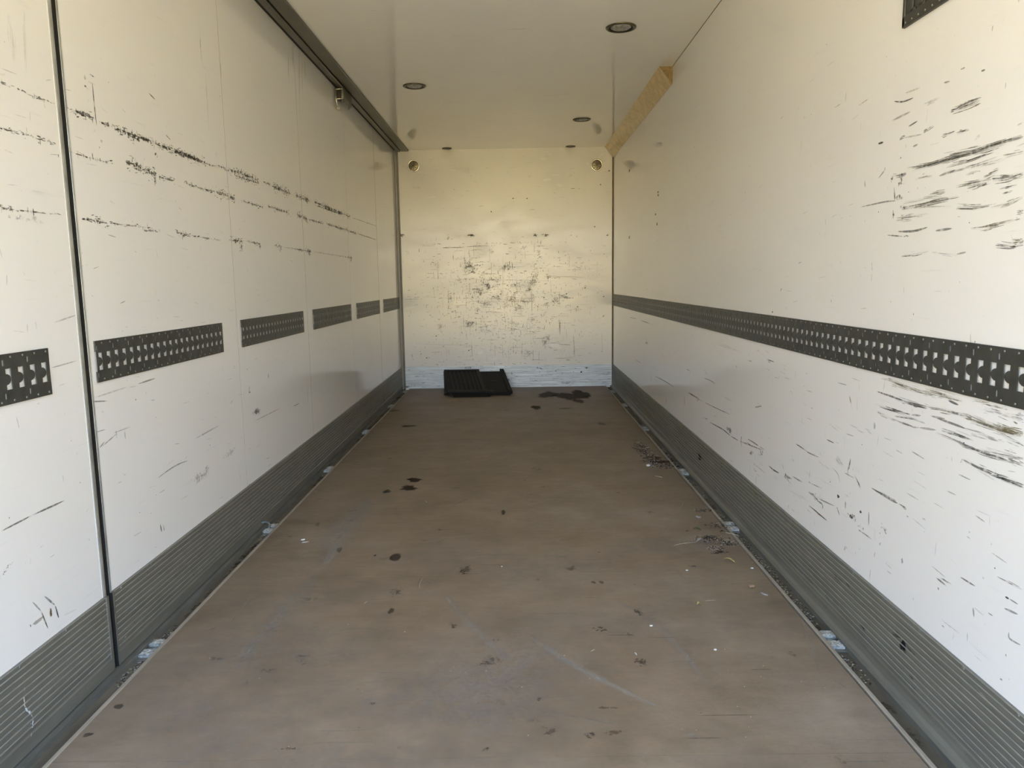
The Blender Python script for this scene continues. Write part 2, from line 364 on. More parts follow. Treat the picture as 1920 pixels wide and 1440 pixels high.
for p_, q_ in [((780, 1105), (790, 1080)), ((1265, 1000), (1290, 1030)), ((1220, 980), (1250, 1010)), ((420, 1180), (470, 1120)), ((1500, 1160), (1540, 1270)), ((560, 1235), (640, 1228)), ((1555, 1270), (1590, 1292)), ((1290, 930), (1240, 1010))]:
    fl.stroke('F', [F(*p_), F(*q_)], .004, (.30, .27, .24), .5)
struct(fl.build('floor'))

# side channels with raised inner lip and outer ledge
def channel(name, side):
    m = MB(); s = 1 if side == 'L' else -1; o = 0 if side == 'L' else W
    X = lambda v: o+s*v
    prof = [(X(0), -.02), (X(.094), -.02), (X(.094), -.017), (X(.0785), -.017), (X(.0785), -.0169, 'channel_grime'), (X(.030), -.017), (X(.028), .001), (X(0), .0015)]
    m.prism(prof, 1, Y0, D, 'channel_aluminium')
    for k in range(26):   # grime lying in the groove
        y = random.uniform(1.8, 8.7); m.blob('F', (X(.053), y, -.017), .022, random.uniform(.04, .22), (.07, .05, .03), random.uniform(.3, .7), 'specked_abrasion', 0, .1)
    return struct(m.build(name))
channel('trim_1', 'L'); channel('trim_2', 'R')
def lip(name, side):
    m = MB(); s = 1 if side == 'L' else -1; o = 0 if side == 'L' else W; X = lambda v: o+s*v
    prof = [(X(.0790), -.0168), (X(.0920), -.0168), (X(.0920), .0012), (X(.0905), .0028), (X(.0810), .0028), (X(.0790), .0012)]
    ends = [(Y0, D-.01)] if side == 'L' else [(Y0, 3.40), (3.80, 4.60), (4.84, D-.01)]
    for a_, b_ in ends: m.prism(prof, 1, a_, b_, 'lip_strip')
    if side == 'R': m.prism([(p[0], min(p[1], .0003)) for p in prof], 1, 3.40, 3.80, 'lip_strip'); m.prism([(p[0], min(p[1], .0003)) for p in prof], 1, 4.60, 4.84, 'lip_strip')
    return struct(m.build(name))
lip('trim_3', 'L'); lip('trim_4', 'R')

# ------------------------------------------------------------------ walls
def L(x, y): return at('L', x, y)
def Rr(x, y): return at('R', x, y)
def B(x, y): return at('B', x, y)

wl = MB()
wl.box((-.06, Y0, -.02), (-.0315, D, H+.03), 'outer_skin'); wl.box((-.0315, Y0, -.02), (-.031, D, H+.03), 'dark_backing')
wall_left = struct(wl.build('wall_left'))
edges_ = [Y0]+SEAMS+[D-.012]; gaps = [0, .022, .004, .005, .004, .010, .0]
panels = []
for i in range(6):
    p = MB(); a_ = edges_[i]+(gaps[i]/2 if i else 0); b_ = edges_[i+1]-gaps[i+1]/2
    if i == 0: b_ -= .022
    if i == 1: a_ += .010
    p.box((-.030, a_, .0), (0, b_, H+.02), 'side_panel'); p.yr = (a_, b_); panels.append(p)
def on_left(y):
    for p in panels:
        if y < p.yr[1]+.01: return p
    return panels[-1]
def ls(pts, width, col=DARK, a=.8, mat='rubbed_streak', **kw):
    P = [L(*q) for q in pts]; P[0].y += 0
    # split a long mark at the joints so each piece lies on its own panel
    y0_, y1_ = min(q.y for q in P), max(q.y for q in P)
    if len(P) == 2:
        cuts = [c_ for c_ in SEAMS if y0_ < c_ < y1_]
        if cuts:
            A_, B_ = (P[0], P[1]) if P[0].y < P[1].y else (P[1], P[0]); prev = A_
            for c_ in cuts+[None]:
                if c_ is None: q0, q1 = prev, B_
                else:
                    tt = (c_-A_.y)/(B_.y-A_.y); mid = A_.lerp(B_, tt); q0, q1 = prev, mid
                if (q1-q0).length > .03:
                    d = (q1-q0).normalized()*.012; on_left((q0.y+q1.y)/2).stroke('L', [q0+d, q1-d], width, col, a, mat, **kw)
                prev = q1
            return
    on_left((y0_+y1_)/2).stroke('L', P, width, col, a, mat, **kw)
def lb(x, y, w_, h_, col=DARK, a=.8, mat='specked_abrasion', ang=0):
    c = L(x, y); e = L(x+w_, y); g = L(x, y+h_); on_left(c.y).blob('L', c, abs(e.y-c.y), abs(g.z-c.z), col, a, mat, ang)
def band(segs, width, a, col=DARK):
    for (x0, y0_, x1, y1_, k) in segs:
        ls([(x0, y0_), (x1, y1_)], width*k*1.25, col, a*min(1, .5+.3*k), 'specked_abrasion', blunt=.5)
        A_, B_ = L(x0, y0_), L(x1, y1_); ln_ = (B_-A_).length
        for q in range(int(ln_/.0075*k)):
            t_ = random.random(); p = A_.lerp(B_, t_)+Vector((0, 0, random.gauss(0, .42)*width*k)); w__ = random.uniform(.003, .013)
            if random.random() < .2: d = Vector((0, 0, random.uniform(.003, .012)))
            else: d = Vector((0, w__, random.uniform(-.002, .002)))
            on_left(p.y).stroke('L', [p-d, p+d], random.uniform(.0018, .0055), col, random.uniform(.3, 1)*min(1, a*1.1), 'fine_scratch')
band([(0, 155, 60, 180, .4), (60, 180, 103, 195, .6), (120, 200, 141, 209, .5), (141, 208, 176, 222, 1.2), (186, 228, 232, 246, .8), (215, 240, 262, 264, 1.3), (232, 246, 300, 272, 1.1), (262, 258, 330, 286, 1.0),
      (305, 273, 385, 306, 1.6), (330, 285, 372, 300, 1.3), (385, 306, 412, 314, .5), (409, 310, 432, 320, 1.0), (432, 318, 484, 338, 2.0), (440, 328, 485, 344, 1.2), (494, 341, 512, 350, .9), (512, 349, 544, 363, 2.3),
      (554, 366, 582, 377, 2.0), (589, 378, 657, 407, 1.7), (595, 386, 640, 402, 1.0), (660, 408, 706, 424, .5)], .016, .85)
band([(0, 240, 60, 254, .6), (40, 250, 105, 270, .7), (128, 284, 170, 296, .5), (160, 293, 215, 308, .6), (237, 303, 292, 326, 1.9), (250, 315, 285, 326, 1.0), (298, 332, 328, 339, 1.1), (345, 342, 372, 352, .8), (372, 352, 403, 360, .8),
      (404, 358, 441, 373, 1.8), (452, 376, 494, 389, .8), (503, 387, 542, 400, 1.2), (556, 402, 577, 412, 2.2), (578, 411, 606, 419, 1.0), (612, 419, 668, 438, 1.5), (670, 438, 706, 450, .6)], .016, .8)
band([(0, 388, 34, 396, 1.0), (34, 394, 110, 402, .4), (153, 410, 172, 412, .9), (172, 412, 202, 420, 1.4), (205, 418, 285, 428, .5), (268, 431, 300, 434, .6), (330, 436, 352, 440, 1.2), (352, 440, 412, 451, .6), (430, 449, 456, 453, 1.5),
      (462, 452, 488, 458, .9), (515, 460, 528, 463, 1.6), (530, 463, 560, 468, .4), (557, 467, 575, 470, 1.0), (574, 470, 584, 472, 2.4), (588, 472, 650, 482, .4), (651, 482, 660, 483, 1.6)], .014, .75)
ls([(173, 155), (175, 180), (178, 210), (181, 236)], .006, DARK, .85)
for a_, b_, wd, al in [((158, 160), (165, 167), .010, .7), ((168, 140), (178, 145), .012, .5), ((157, 140), (161, 150), .012, .4), ((278, 174), (291, 187), .007, .6), ((310, 252), (320, 263), .006, .6), ((189, 262), (191, 268), .012, .9),
                       ((372, 20), (378, 118), .010, .35), ((413, 110), (415, 160), .006, .4), ((385, 130), (392, 260), .02, .12), ((540, 80), (541, 160), .02, .35), ((548, 82), (550, 130), .03, .35), ((571, 95), (572, 150), .025, .3), ((566, 100), (567, 200), .02, .2), ((560, 60), (562, 230), .03, .2), ((15, 20), (25, 120), .03, .12), ((45, 20), (50, 150), .02, .12),
                       ((300, 982), (303, 998), .008, .9), ((306, 984), (308, 996), .006, .6), ((258, 720), (292, 709), .007, .5), ((176, 746), (240, 725), .006, .25), ((190, 838), (220, 812), .005, .5), ((212, 812), (245, 800), .005, .3),
                       ((365, 823), (412, 797), .007, .35), ((217, 807), (219, 822), .005, .5), ((233, 806), (235, 824), .005, .5), ((186, 840), (196, 828), .006, .5), ((170, 753), (202, 752), .006, .5), ((100, 605), (145, 590), .006, .3), ((95, 690), (145, 676), .005, .35),
                       ((0, 997), (60, 966), .006, .6), ((60, 966), (122, 938), .007, .6), ((60, 1128), (77, 1146), .006, .4), ((77, 1146), (90, 1180), .006, .7), ((82, 1117), (103, 1135), .008, .55), ((103, 1135), (110, 1160), .007, .8),
                       ((447, 872), (452, 905), .004, .3), ((497, 912), (505, 902), .006, .6), ((458, 918), (470, 905), .006, .5), ((476, 790), (526, 765), .006, .4), ((549, 762), (562, 756), .007, .5), ((503, 700), (503, 710), .008, .8), ((576, 725), (578, 762), .006, .5), ((467, 722), (467, 736), .007, .6), ((466, 736), (470, 735), .008, .6)]:
    ls([a_, b_], wd, DARK, al)
ls([(295, 897), (315, 882), (335, 870), (352, 864)], .006, DARK, .5)
lb(292, 287, 5, 14, DARK, .8); lb(290, 335, 4, 16, DARK, .7); lb(141, 215, 5, 8, DARK, .7); lb(8, 1072, 22, 10, (.10, .10, .09), .9, 'specked_abrasion', .5); lb(95, 1149, 3, 9, BROWN, .9, 'soaked_stain'); lb(70, 1165, 12, 5, (.35, .31, .24), .5, 'soaked_stain'); lb(57, 1172, 4, 8, DARK, .9)
lb(345, 440, 5, 7, DARK, .9); lb(187, 418, 7, 6, DARK, .8); lb(452, 462, 3, 12, DARK, .9); lb(449, 452, 6, 5, DARK, 1.0); lb(580, 478, 3, 9, DARK, .9); lb(487, 462, 3, 6, DARK, .6); lb(658, 488, 2.2, 8, DARK, .9); lb(524, 470, 3, 7, DARK, .6); lb(57, 263, 3, 4, DARK, .9); lb(109, 292, 1.4, 4, DARK, 1)
lb(481, 772, 10, 8, DARK, .7); lb(40, 410, 40, 12, (.2, .19, .16), .35); lb(640, 733, 3, 6, DARK, .7); lb(650, 430, 2, 5, DARK, .6)
lb(380, 890, 30, 14, (.25, .24, .2), .35); lb(430, 850, 20, 8, (.25, .24, .2), .35)
for k in range(240):
    y = random.choice([random.uniform(1.9, 4), random.uniform(1.9, 8.5)]); z = random.uniform(.28, 1.9); hz = random.random() < .75
    d = Vector((0, random.uniform(.01, .07), random.uniform(-.012, .012))) if hz else Vector((0, random.uniform(-.01, .01), random.uniform(.01, .04)))
    on_left(y).stroke('L', [Vector((0, y, z))-d/2, Vector((0, y, z))+d/2], random.uniform(.0015, .0045), random.choice([DARK, GREY, BROWN]), random.uniform(.12, .45))
for k in range(110):
    y = random.uniform(1.9, 8.5); z = random.uniform(.28, 2.2); on_left(y).blob('L', (0, y, z), random.uniform(.001, .004), random.uniform(.001, .004), DARK, .8, 'soaked_stain', 0, .1, 8)
for p in panels: p.build('panel', wall_left)
for y_, g_, mt_ in zip(SEAMS[1:], gaps[2:6], ('brown_sealant', 'dark_backing', 'brown_sealant', 'black_rubber')):
    e = MB(); e.box((-.029, y_-g_/2, 0), (-.0006, y_+g_/2, H+.02), mt_); e.build('joint_seal', wall_left)
# aluminium edge strips and rubber seal of the wide joint behind the first panel
S0 = SEAMS[0]
e = MB(); e.box((-.030, S0-.0335, 0), (.0015, S0-.0290, H+.02), 'outer_skin'); e.box((-.030, S0-.0290, 0), (.001, S0-.012, H+.02), 'edge_aluminium', .0015)
e.box((.0, S0-.0285, .003), (.0092, S0-.013, .2575), 'channel_aluminium', .0015); e.build('edge_strip', wall_left)
e = MB(); e.box((-.030, S0+.0105, 0), (.0010, S0+.0150, H+.02), 'edge_aluminium', .001); e.box((-.030, S0+.0150, 0), (.0003, S0+.0170, H+.02), 'black_rubber'); e.box((-.030, S0+.0170, 0), (.0008, S0+.0215, H+.02), 'edge_aluminium', .001)
e.box((.0, S0+.0105, .003), (.0092, S0+.020, .2575), 'channel_aluminium', .0015); e.build('edge_strip', wall_left)
e = MB(); e.box((-.030, S0-.0118, 0), (-.002, S0+.0103, H+.02), 'black_rubber', .001); e.box((-.010, S0+.0070, .001), (.0, S0+.0104, H+.02), 'black_rubber'); e.box((-.0, S0+.0070, .003), (.0088, S0+.0104, .257), 'black_rubber'); e.build('rubber_seal', wall_left)

# right wall
wr = MB(); wr.box((W, Y0, -.02), (W+.06, D, H+.03), 'side_panel')
def rs(pts, width, col=DARK, a=.8, mat='rubbed_streak', **kw): wr.stroke('R', [Rr(*q) for q in pts], width, col, a, mat, **kw)
def rb(x, y, w_, h_, col=DARK, a=.8, mat='specked_abrasion', ang=0):
    c = Rr(x, y); e = Rr(x+w_, y); g = Rr(x, y+h_); wr.blob('R', c, abs(e.y-c.y), abs(g.z-c.z), col, a, mat, ang)
def cv(o, k, pts): return [(o[0]+x/k, o[1]+y/k) for x, y in pts]
o8 = (1580, 0)
for pts, wd, col, a in [   # smears fanned out above the lashing rail
    ([(290, 570), (340, 572), (400, 550)], .006, DARK, .7), ([(350, 525), (440, 492)], .006, GREY, .3), ([(455, 590), (555, 548)], .010, GREY, .3), ([(275, 680), (390, 625)], .008, GREY, .35),
    ([(610, 618), (680, 600), (780, 565)], .024, (.08, .05, .03), .95), ([(640, 605), (700, 580), (715, 560)], .014, (.10, .07, .05), .6), ([(370, 712), (425, 680)], .006, DARK, .6), ([(455, 745), (515, 705)], .012, DARK, .7),
    ([(320, 785), (355, 765)], .014, GREY, .6), ([(555, 770), (640, 735)], .012, GREY, .7), ([(640, 750), (715, 728)], .014, DARK, .6), ([(200, 808), (232, 800)], .008, DARK, .9), ([(570, 465), (605, 458)], .006, DARK, .7),
    ([(345, 775), (450, 755)], .005, GREY, .4), ([(780, 400), (805, 392)], .006, GREY, .6), ([(665, 390), (690, 380)], .005, GREY, .6), ([(395, 825), (425, 812)], .006, GREY, .5), ([(740, 790), (775, 760)], .010, GREY, .3),
    ([(360, 945), (500, 925), (640, 880), (800, 838)], .020, DARK, .65), ([(380, 965), (560, 910), (720, 862)], .014, DARK, .6), ([(700, 865), (830, 830), (1020, 765)], .030, DARK, .75), ([(600, 880), (760, 850), (900, 800), (1020, 770)], .022, GREY, .8),
    ([(560, 900), (700, 860)], .030, GREY, .55), ([(580, 940), (720, 905), (840, 860)], .012, DARK, .6), ([(600, 970), (760, 930), (870, 890)], .010, DARK, .45), ([(540, 990), (640, 955)], .008, GREY, .5), ([(400, 1010), (510, 985)], .010, GREY, .5),
    ([(720, 950), (860, 915), (985, 865)], .010, GREY, .5), ([(900, 880), (1020, 850)], .012, GREY, .6), ([(790, 1000), (880, 960)], .018, DARK, .6), ([(640, 1045), (760, 1022), (840, 1010)], .016, DARK, .65), ([(700, 1062), (820, 1030)], .014, DARK, .6),
    ([(840, 1010), (940, 1000), (1020, 970)], .024, DARK, .7), ([(880, 1005), (1020, 985)], .018, GREY, .6), ([(880, 1065), (990, 1040)], .012, DARK, .5), ([(480, 1095), (580, 1075)], .014, DARK, .65), ([(340, 1140), (480, 1115), (600, 1110)], .010, DARK, .55),
    ([(400, 1165), (520, 1130), (660, 1105)], .014, DARK, .7), ([(330, 1180), (480, 1150), (600, 1120)], .018, GREY, .6), ([(350, 1170), (480, 1165), (620, 1160)], .010, GREY, .5), ([(640, 1165), (740, 1168), (830, 1155)], .018, DARK, .8),
    ([(830, 1170), (930, 1145), (1020, 1105)], .016, OLIVE, .5), ([(300, 1230), (400, 1215), (490, 1200)], .010, DARK, .6), ([(320, 1215), (390, 1215)], .014, OLIVE, .5), ([(310, 1302), (400, 1300), (480, 1278)], .008, DARK, .6),
    ([(300, 1240), (390, 1235)], .014, OLIVE, .4), ([(520, 1298), (620, 1285)], .008, DARK, .5), ([(720, 1288), (800, 1280), (900, 1255), (1000, 1230)], .014, BROWN, .75), ([(800, 1278), (880, 1262)], .016, OLIVE, .6), ([(980, 1190), (1020, 1188)], .020, DARK, .5),
    ([(860, 1375), (950, 1385), (1020, 1372)], .018, DARK, .85), ([(950, 1360), (1020, 1352)], .024, OLIVE, .8), ([(330, 1438), (410, 1432), (490, 1412)], .012, BROWN, .7), ([(640, 1430), (700, 1418)], .006, GREY, .4), ([(250, 1322), (340, 1330)], .005, DARK, .6),
    ([(100, 1165), (240, 1135), (300, 1130)], .006, GREY, .5), ([(200, 1005), (235, 960), (238, 940)], .006, GREY, .5), ([(125, 1010), (127, 1055)], .006, GREY, .5), ([(290, 1050), (295, 1130)], .008, DARK, .6), ([(285, 1180), (287, 1235)], .006, DARK, .5),
    ([(500, 1420), (650, 1435)], .010, GREY, .3), ([(845, 140), (842, 180)], .006, GREY, .4), ([(270, 990), (330, 985), (360, 975)], .012, DARK, .6), ([(690, 985), (740, 965), (775, 965)], .010, GREY, .4), ([(900, 1090), (960, 1075)], .010, GREY, .5)]:
    rs(cv(o8, 3, pts), wd, col, a)
rb(1580+325/3, 890/3, 9, 9, GREY, .7, 'specked_abrasion'); rb(1580+330/3, 1010/3, 9, 14, DARK, .6); rb(1580+318/3, 1110/3, 9, 9, DARK, .6); rb(1580+275/3, 1010/3, 5, 6, GREY, .6); rb(1580+285/3, 1205/3, 3, 8, DARK, .6); rb(1580+345/3, 1165/3, 9, 7, DARK, .5); rb(1580+360/3, 1328/3, 7, 3, DARK, .6)
o9 = (1640, 640)
for pts, wd, col, a in [   # long curved smears under the rail
    ([(120, 345), (260, 400), (440, 470)], .020, OLIVE, .6), ([(150, 385), (300, 435), (450, 470)], .012, GREY, .6), ([(60, 330), (160, 360), (260, 400)], .010, GREY, .35), ([(200, 370), (400, 425), (640, 490)], .022, OLIVE, .35), ([(450, 440), (640, 490), (800, 540)], .022, OLIVE, .45),
    ([(660, 530), (760, 575)], .008, DARK, .6), ([(560, 490), (780, 540)], .012, GREY, .5), ([(20, 450), (150, 495), (260, 535)], .007, DARK, .7), ([(180, 515), (330, 560), (480, 600)], .020, GREY, .75), ([(250, 535), (380, 575), (470, 600)], .014, DARK, .6), ([(470, 590), (600, 610), (760, 650)], .018, GREY, .75),
    ([(0, 560), (120, 605), (260, 650), (330, 660)], .012, DARK, .8), ([(120, 610), (320, 660)], .009, DARK, .7), ([(330, 660), (420, 670)], .007, GREY, .5), ([(20, 640), (120, 685), (220, 720)], .010, DARK, .6), ([(200, 715), (350, 770)], .007, GREY, .6), ([(180, 665), (330, 690), (460, 735)], .012, GREY, .6),
    ([(650, 640), (820, 675), (960, 740), (1080, 780)], .022, GREY, .75), ([(760, 660), (880, 690)], .014, OLIVE, .7), ([(860, 700), (1000, 750), (1120, 790), (1344, 850)], .024, OLIVE, .75), ([(1100, 780), (1230, 820), (1344, 835)], .034, OLIVE, .8), ([(1060, 760), (1150, 800), (1260, 840)], .016, BROWN, .6),
    ([(560, 690), (700, 740), (820, 785)], .008, DARK, .55), ([(500, 670), (640, 700)], .007, GREY, .5), ([(780, 780), (960, 830), (1100, 880)], .010, GREY, .4), ([(860, 820), (1050, 880), (1180, 910)], .012, GREY, .4), ([(600, 800), (740, 840), (900, 900)], .016, GREY, .65), ([(680, 820), (860, 885)], .008, DARK, .6),
    ([(540, 820), (700, 880), (860, 950)], .010, OLIVE, .6), ([(750, 905), (820, 945), (910, 975)], .018, DARK, .75), ([(720, 895), (850, 960), (1000, 1020), (1180, 1075)], .012, DARK, .75), ([(1000, 1015), (1140, 1060), (1260, 1100)], .016, GREY, .7), ([(920, 960), (1100, 1010), (1344, 1060)], .012, GREY, .55), ([(1150, 1000), (1344, 1055)], .018, OLIVE, .5),
    ([(1200, 1060), (1344, 1120)], .030, OLIVE, .4), ([(1150, 850), (1250, 900), (1344, 945)], .012, DARK, .55), ([(1000, 570), (1120, 600), (1200, 610)], .014, GREY, .6), ([(880, 530), (1040, 560)], .012, OLIVE, .5), ([(980, 610), (1150, 650)], .018, GREY, .4), ([(1280, 650), (1344, 675)], .010, DARK, .6), ([(1230, 690), (1344, 705)], .014, GREY, .4), ([(1100, 640), (1344, 690)], .012, OLIVE, .3),
    ([(1250, 720), (1290, 745)], .005, DARK, .6), ([(780, 1055), (940, 1140), (1060, 1195)], .008, DARK, .6), ([(940, 1145), (1100, 1210), (1240, 1260), (1344, 1305)], .020, DARK, .85), ([(1060, 1200), (1200, 1245)], .012, (.03, .03, .04), .9), ([(1120, 1235), (1344, 1320)], .012, GREY, .6), ([(755, 1195), (870, 1250)], .004, GREY, .6), ([(775, 1095), (790, 1060)], .004, GREY, .5), ([(0, 1340), (90, 1380), (200, 1440)], .007, GREY, .5), ([(30, 640), (60, 650)], .01, GREY, .5),
    ([(400, 775), (560, 800)], .008, GREY, .4), ([(330, 770), (400, 778)], .006, GREY, .4), ([(430, 470), (560, 500)], .016, OLIVE, .3)]:
    rs(cv(o9, 4.8, pts), wd, col, a)
o10 = (1400, 780)
for pts, wd, col, a in [
    ([(10, 220), (80, 260), (120, 295)], .010, DARK, .7), ([(0, 250), (60, 300)], .006, DARK, .6), ([(120, 290), (180, 330)], .005, OLIVE, .5), ([(215, 480), (260, 520), (315, 552)], .008, DARK, .9), ([(770, 225), (845, 262)], .004, DARK, .6), ([(470, 265), (560, 325)], .006, GREY, .6), ([(580, 345), (700, 400)], .006, GREY, .5),
    ([(1040, 568), (1070, 630), (1102, 692)], .012, DARK, .85), ([(1005, 408), (990, 480), (975, 530)], .008, GREY, .75), ([(975, 520), (978, 560)], .005, GREY, .5), ([(860, 405), (930, 480)], .030, GREY, .3), ([(830, 500), (880, 560), (900, 640)], .005, GREY, .4), ([(940, 545), (1040, 600)], .005, GREY, .5),
    ([(600, 860), (700, 945), (778, 1012)], .006, DARK, .9), ([(680, 935), (720, 965)], .005, (.40, .05, .05), .8), ([(595, 725), (650, 770), (690, 810)], .016, DARK, .8), ([(680, 815), (740, 858)], .012, DARK, .8), ([(735, 858), (735, 895)], .006, DARK, .7), ([(870, 880), (900, 960)], .014, GREY, .8), ([(955, 820), (952, 895)], .008, DARK, .6),
    ([(1180, 915), (1178, 1060)], .006, GREY, .7), ([(1295, 1062), (1355, 1105)], .010, DARK, .9), ([(1330, 1090), (1345, 1140)], .012, GREY, .8), ([(1080, 1095), (1150, 1145), (1220, 1200)], .010, GREY, .8), ([(1285, 1222), (1290, 1245)], .014, DARK, .9), ([(1200, 690), (1360, 790), (1460, 845)], .008, GREY, .7), ([(1460, 845), (1543, 895)], .012, DARK, .7),
    ([(700, 800), (850, 870)], .006, GREY, .5), ([(340, 460), (360, 520)], .010, DARK, .5), ([(370, 570), (440, 610)], .012, GREY, .6), ([(440, 580), (540, 640)], .008, GREY, .5), ([(600, 625), (620, 655)], .010, DARK, .6), ([(620, 650), (730, 700)], .005, GREY, .5), ([(90, 575), (92, 665)], .005, GREY, .5), ([(60, 450), (190, 560)], .005, GREY, .4), ([(64, 510), (100, 540)], .01, GREY, .6), ([(410, 850), (395, 900)], .006, GREY, .4), ([(1490, 1370), (1510, 1420)], .016, DARK, .7)]:
    rs(cv(o10, 5.143, pts), wd, col, a)
rb(1400+125/5.143, 780+375/5.143, 7, 8, DARK, .7); rb(1400+45/5.143, 780+350/5.143, 4, 7, GREY, .6); rb(1400+1025/5.143, 780+975/5.143, 9, 9, DARK, 1); rb(1400+885/5.143, 780+775/5.143, 3, 3, DARK, 1, 'soaked_stain'); rb(1400+1100/5.143, 780+925/5.143, 2, 3, DARK, 1, 'soaked_stain'); rb(1400+1235/5.143, 780+95/5.143, 2.4, 7, GREY, .35, 'soaked_stain'); rb(1400+110/5.143, 780+330/5.143, 6, 3, OLIVE, .5)
rb(1400+400/5.143, 780+600/5.143, 14, 9, GREY, .6); rb(1400+700/5.143, 780+790/5.143, 14, 12, GREY, .5); rb(1400+1110/5.143, 780+1080/5.143, 12, 8, GREY, .6); rb(1400+945/5.143, 780+1280/5.143, 5, 9, GREY, .6)
o11 = (1120, 520)
for pts, wd, col, a in [
    ([(240, 300), (300, 312)], .008, DARK, .5), ([(320, 320), (390, 345), (428, 362)], .010, DARK, .8), ([(362, 450), (372, 505)], .016, DARK, .5), ([(402, 710), (402, 790)], .014, DARK, .7), ([(430, 738), (500, 775), (580, 825)], .008, DARK, .6), ([(665, 685), (700, 705)], .006, DARK, .6), ([(800, 755), (850, 775), (885, 800)], .006, DARK, .7), ([(800, 690), (830, 740)], .005, GREY, .3),
    ([(520, 895), (512, 950)], .014, DARK, .9), ([(656, 880), (656, 970)], .014, DARK, .8), ([(670, 858), (740, 900), (805, 938)], .010, DARK, .95), ([(805, 938), (900, 985), (1000, 1030)], .006, GREY, .6), ([(840, 1085), (940, 1140), (1000, 1190)], .008, DARK, .8), ([(1000, 1190), (1060, 1225)], .007, DARK, .7), ([(1080, 1190), (1080, 1280)], .020, DARK, .9),
    ([(1130, 1215), (1210, 1265)], .010, GREY, .8), ([(1060, 1225), (1250, 1300)], .006, GREY, .6), ([(790, 1050), (830, 1065)], .010, GREY, .7), ([(1270, 615), (1330, 635)], .006, GREY, .7), ([(1280, 630), (1300, 640)], .005, DARK, .6), ([(900, 500), (1080, 555)], .010, (.45, .30, .25), .4), ([(1130, 625), (1160, 630)], .006, GREY, .6), ([(1180, 975), (1235, 965)], .008, GREY, .7),
    ([(1720, 1215), (1780, 1245)], .004, GREY, .7), ([(1890, 880), (1915, 1010)], .010, GREY, .5), ([(1900, 1370), (1890, 1440)], .005, GREY, .6), ([(1800, 790), (1880, 810)], .005, GREY, .4), ([(1385, 80), (1372, 108)], .006, GREY, .6), ([(280, 610), (330, 645)], .012, GREY, .4), ([(235, 600), (235, 655)], .012, GREY, .4), ([(485, 560), (485, 600)], .008, GREY, .4), ([(1755, 165), (1756, 190)], .006, DARK, .5), ([(1500, 1250), (1620, 1340)], .005, GREY, .4)]:
    rs(cv(o11, 4, pts), wd, col, a)
rb(1120+980/4, 520+1140/4, 12, 8, GREY, .6); rb(1120+1230/4, 520+1320/4, 7, 9, DARK, .5); rb(1120+1315/4, 520+260/4, 1.6, 1.6, DARK, 1, 'soaked_stain'); rb(1120+755/4, 520+920/4, 6, 6, GREY, .5); rb(1120+370/4, 520+490/4, 3, 5, GREY, .6)
for x, y in [(1234, 366), (1234, 360), (1180, 320), (1229, 402), (1232, 420), (1180, 445)]: rb(x, y, 1.3, 3, BROWN, .8, 'soaked_stain')
o12 = (1480, 1080)
for pts, wd, col, a in [([(1100, 10), (1180, 75)], .007, GREY, .6), ([(1130, 10), (1240, 80)], .009, GREY, .6), ([(1280, 5), (1400, 80)], .006, GREY, .6), ([(1560, 5), (1760, 110)], .010, GREY, .7), ([(1620, 155), (1650, 172)], .006, DARK, .8), ([(1650, 170), (1720, 215)], .004, GREY, .6), ([(1380, 235), (1386, 310)], .008, GREY, .5), ([(1610, 240), (1720, 290)], .007, GREY, .5),
                        ([(1650, 420), (1655, 470), (1740, 520)], .006, GREY, .5), ([(1338, 420), (1336, 490)], .004, GREY, .4), ([(1490, 275), (1530, 300)], .004, GREY, .5), ([(1145, 370), (1165, 385)], .005, GREY, .5), ([(1120, 85), (1118, 105)], .008, DARK, .7), ([(1625, 585), (1628, 605)], .006, DARK, .7), ([(1580, 770), (1600, 780)], .006, DARK, .5)]:
    rs(cv(o12, 4, pts), wd, col, a)
for k in range(300):
    y = random.choice([random.uniform(1.7, 3.6), random.uniform(1.7, 8.6)]); z = random.choice([random.uniform(.28, .95), random.uniform(.28, 2.1)]); hz = random.random() < .7
    sl = random.uniform(-.3, .1) if z < .95 else random.uniform(-.05, .3)
    ln_ = random.uniform(.01, .08); d = Vector((0, -ln_, ln_*sl*.5)) if hz else Vector((0, random.uniform(-.008, .008), random.uniform(.01, .05)))
    wr.stroke('R', [Vector((W, y, z))-d/2, Vector((W, y, z))+d/2], random.uniform(.0015, .005), random.choice([DARK, GREY, BROWN]), random.uniform(.12, .42))
for k in range(110):
    y = random.uniform(1.7, 8.6); wr.blob('R', (W, y, random.uniform(.28, 2.1)), random.uniform(.001, .004), random.uniform(.001, .004), DARK, .8, 'soaked_stain', 0, .1, 8)
struct(wr.build('wall_right'))

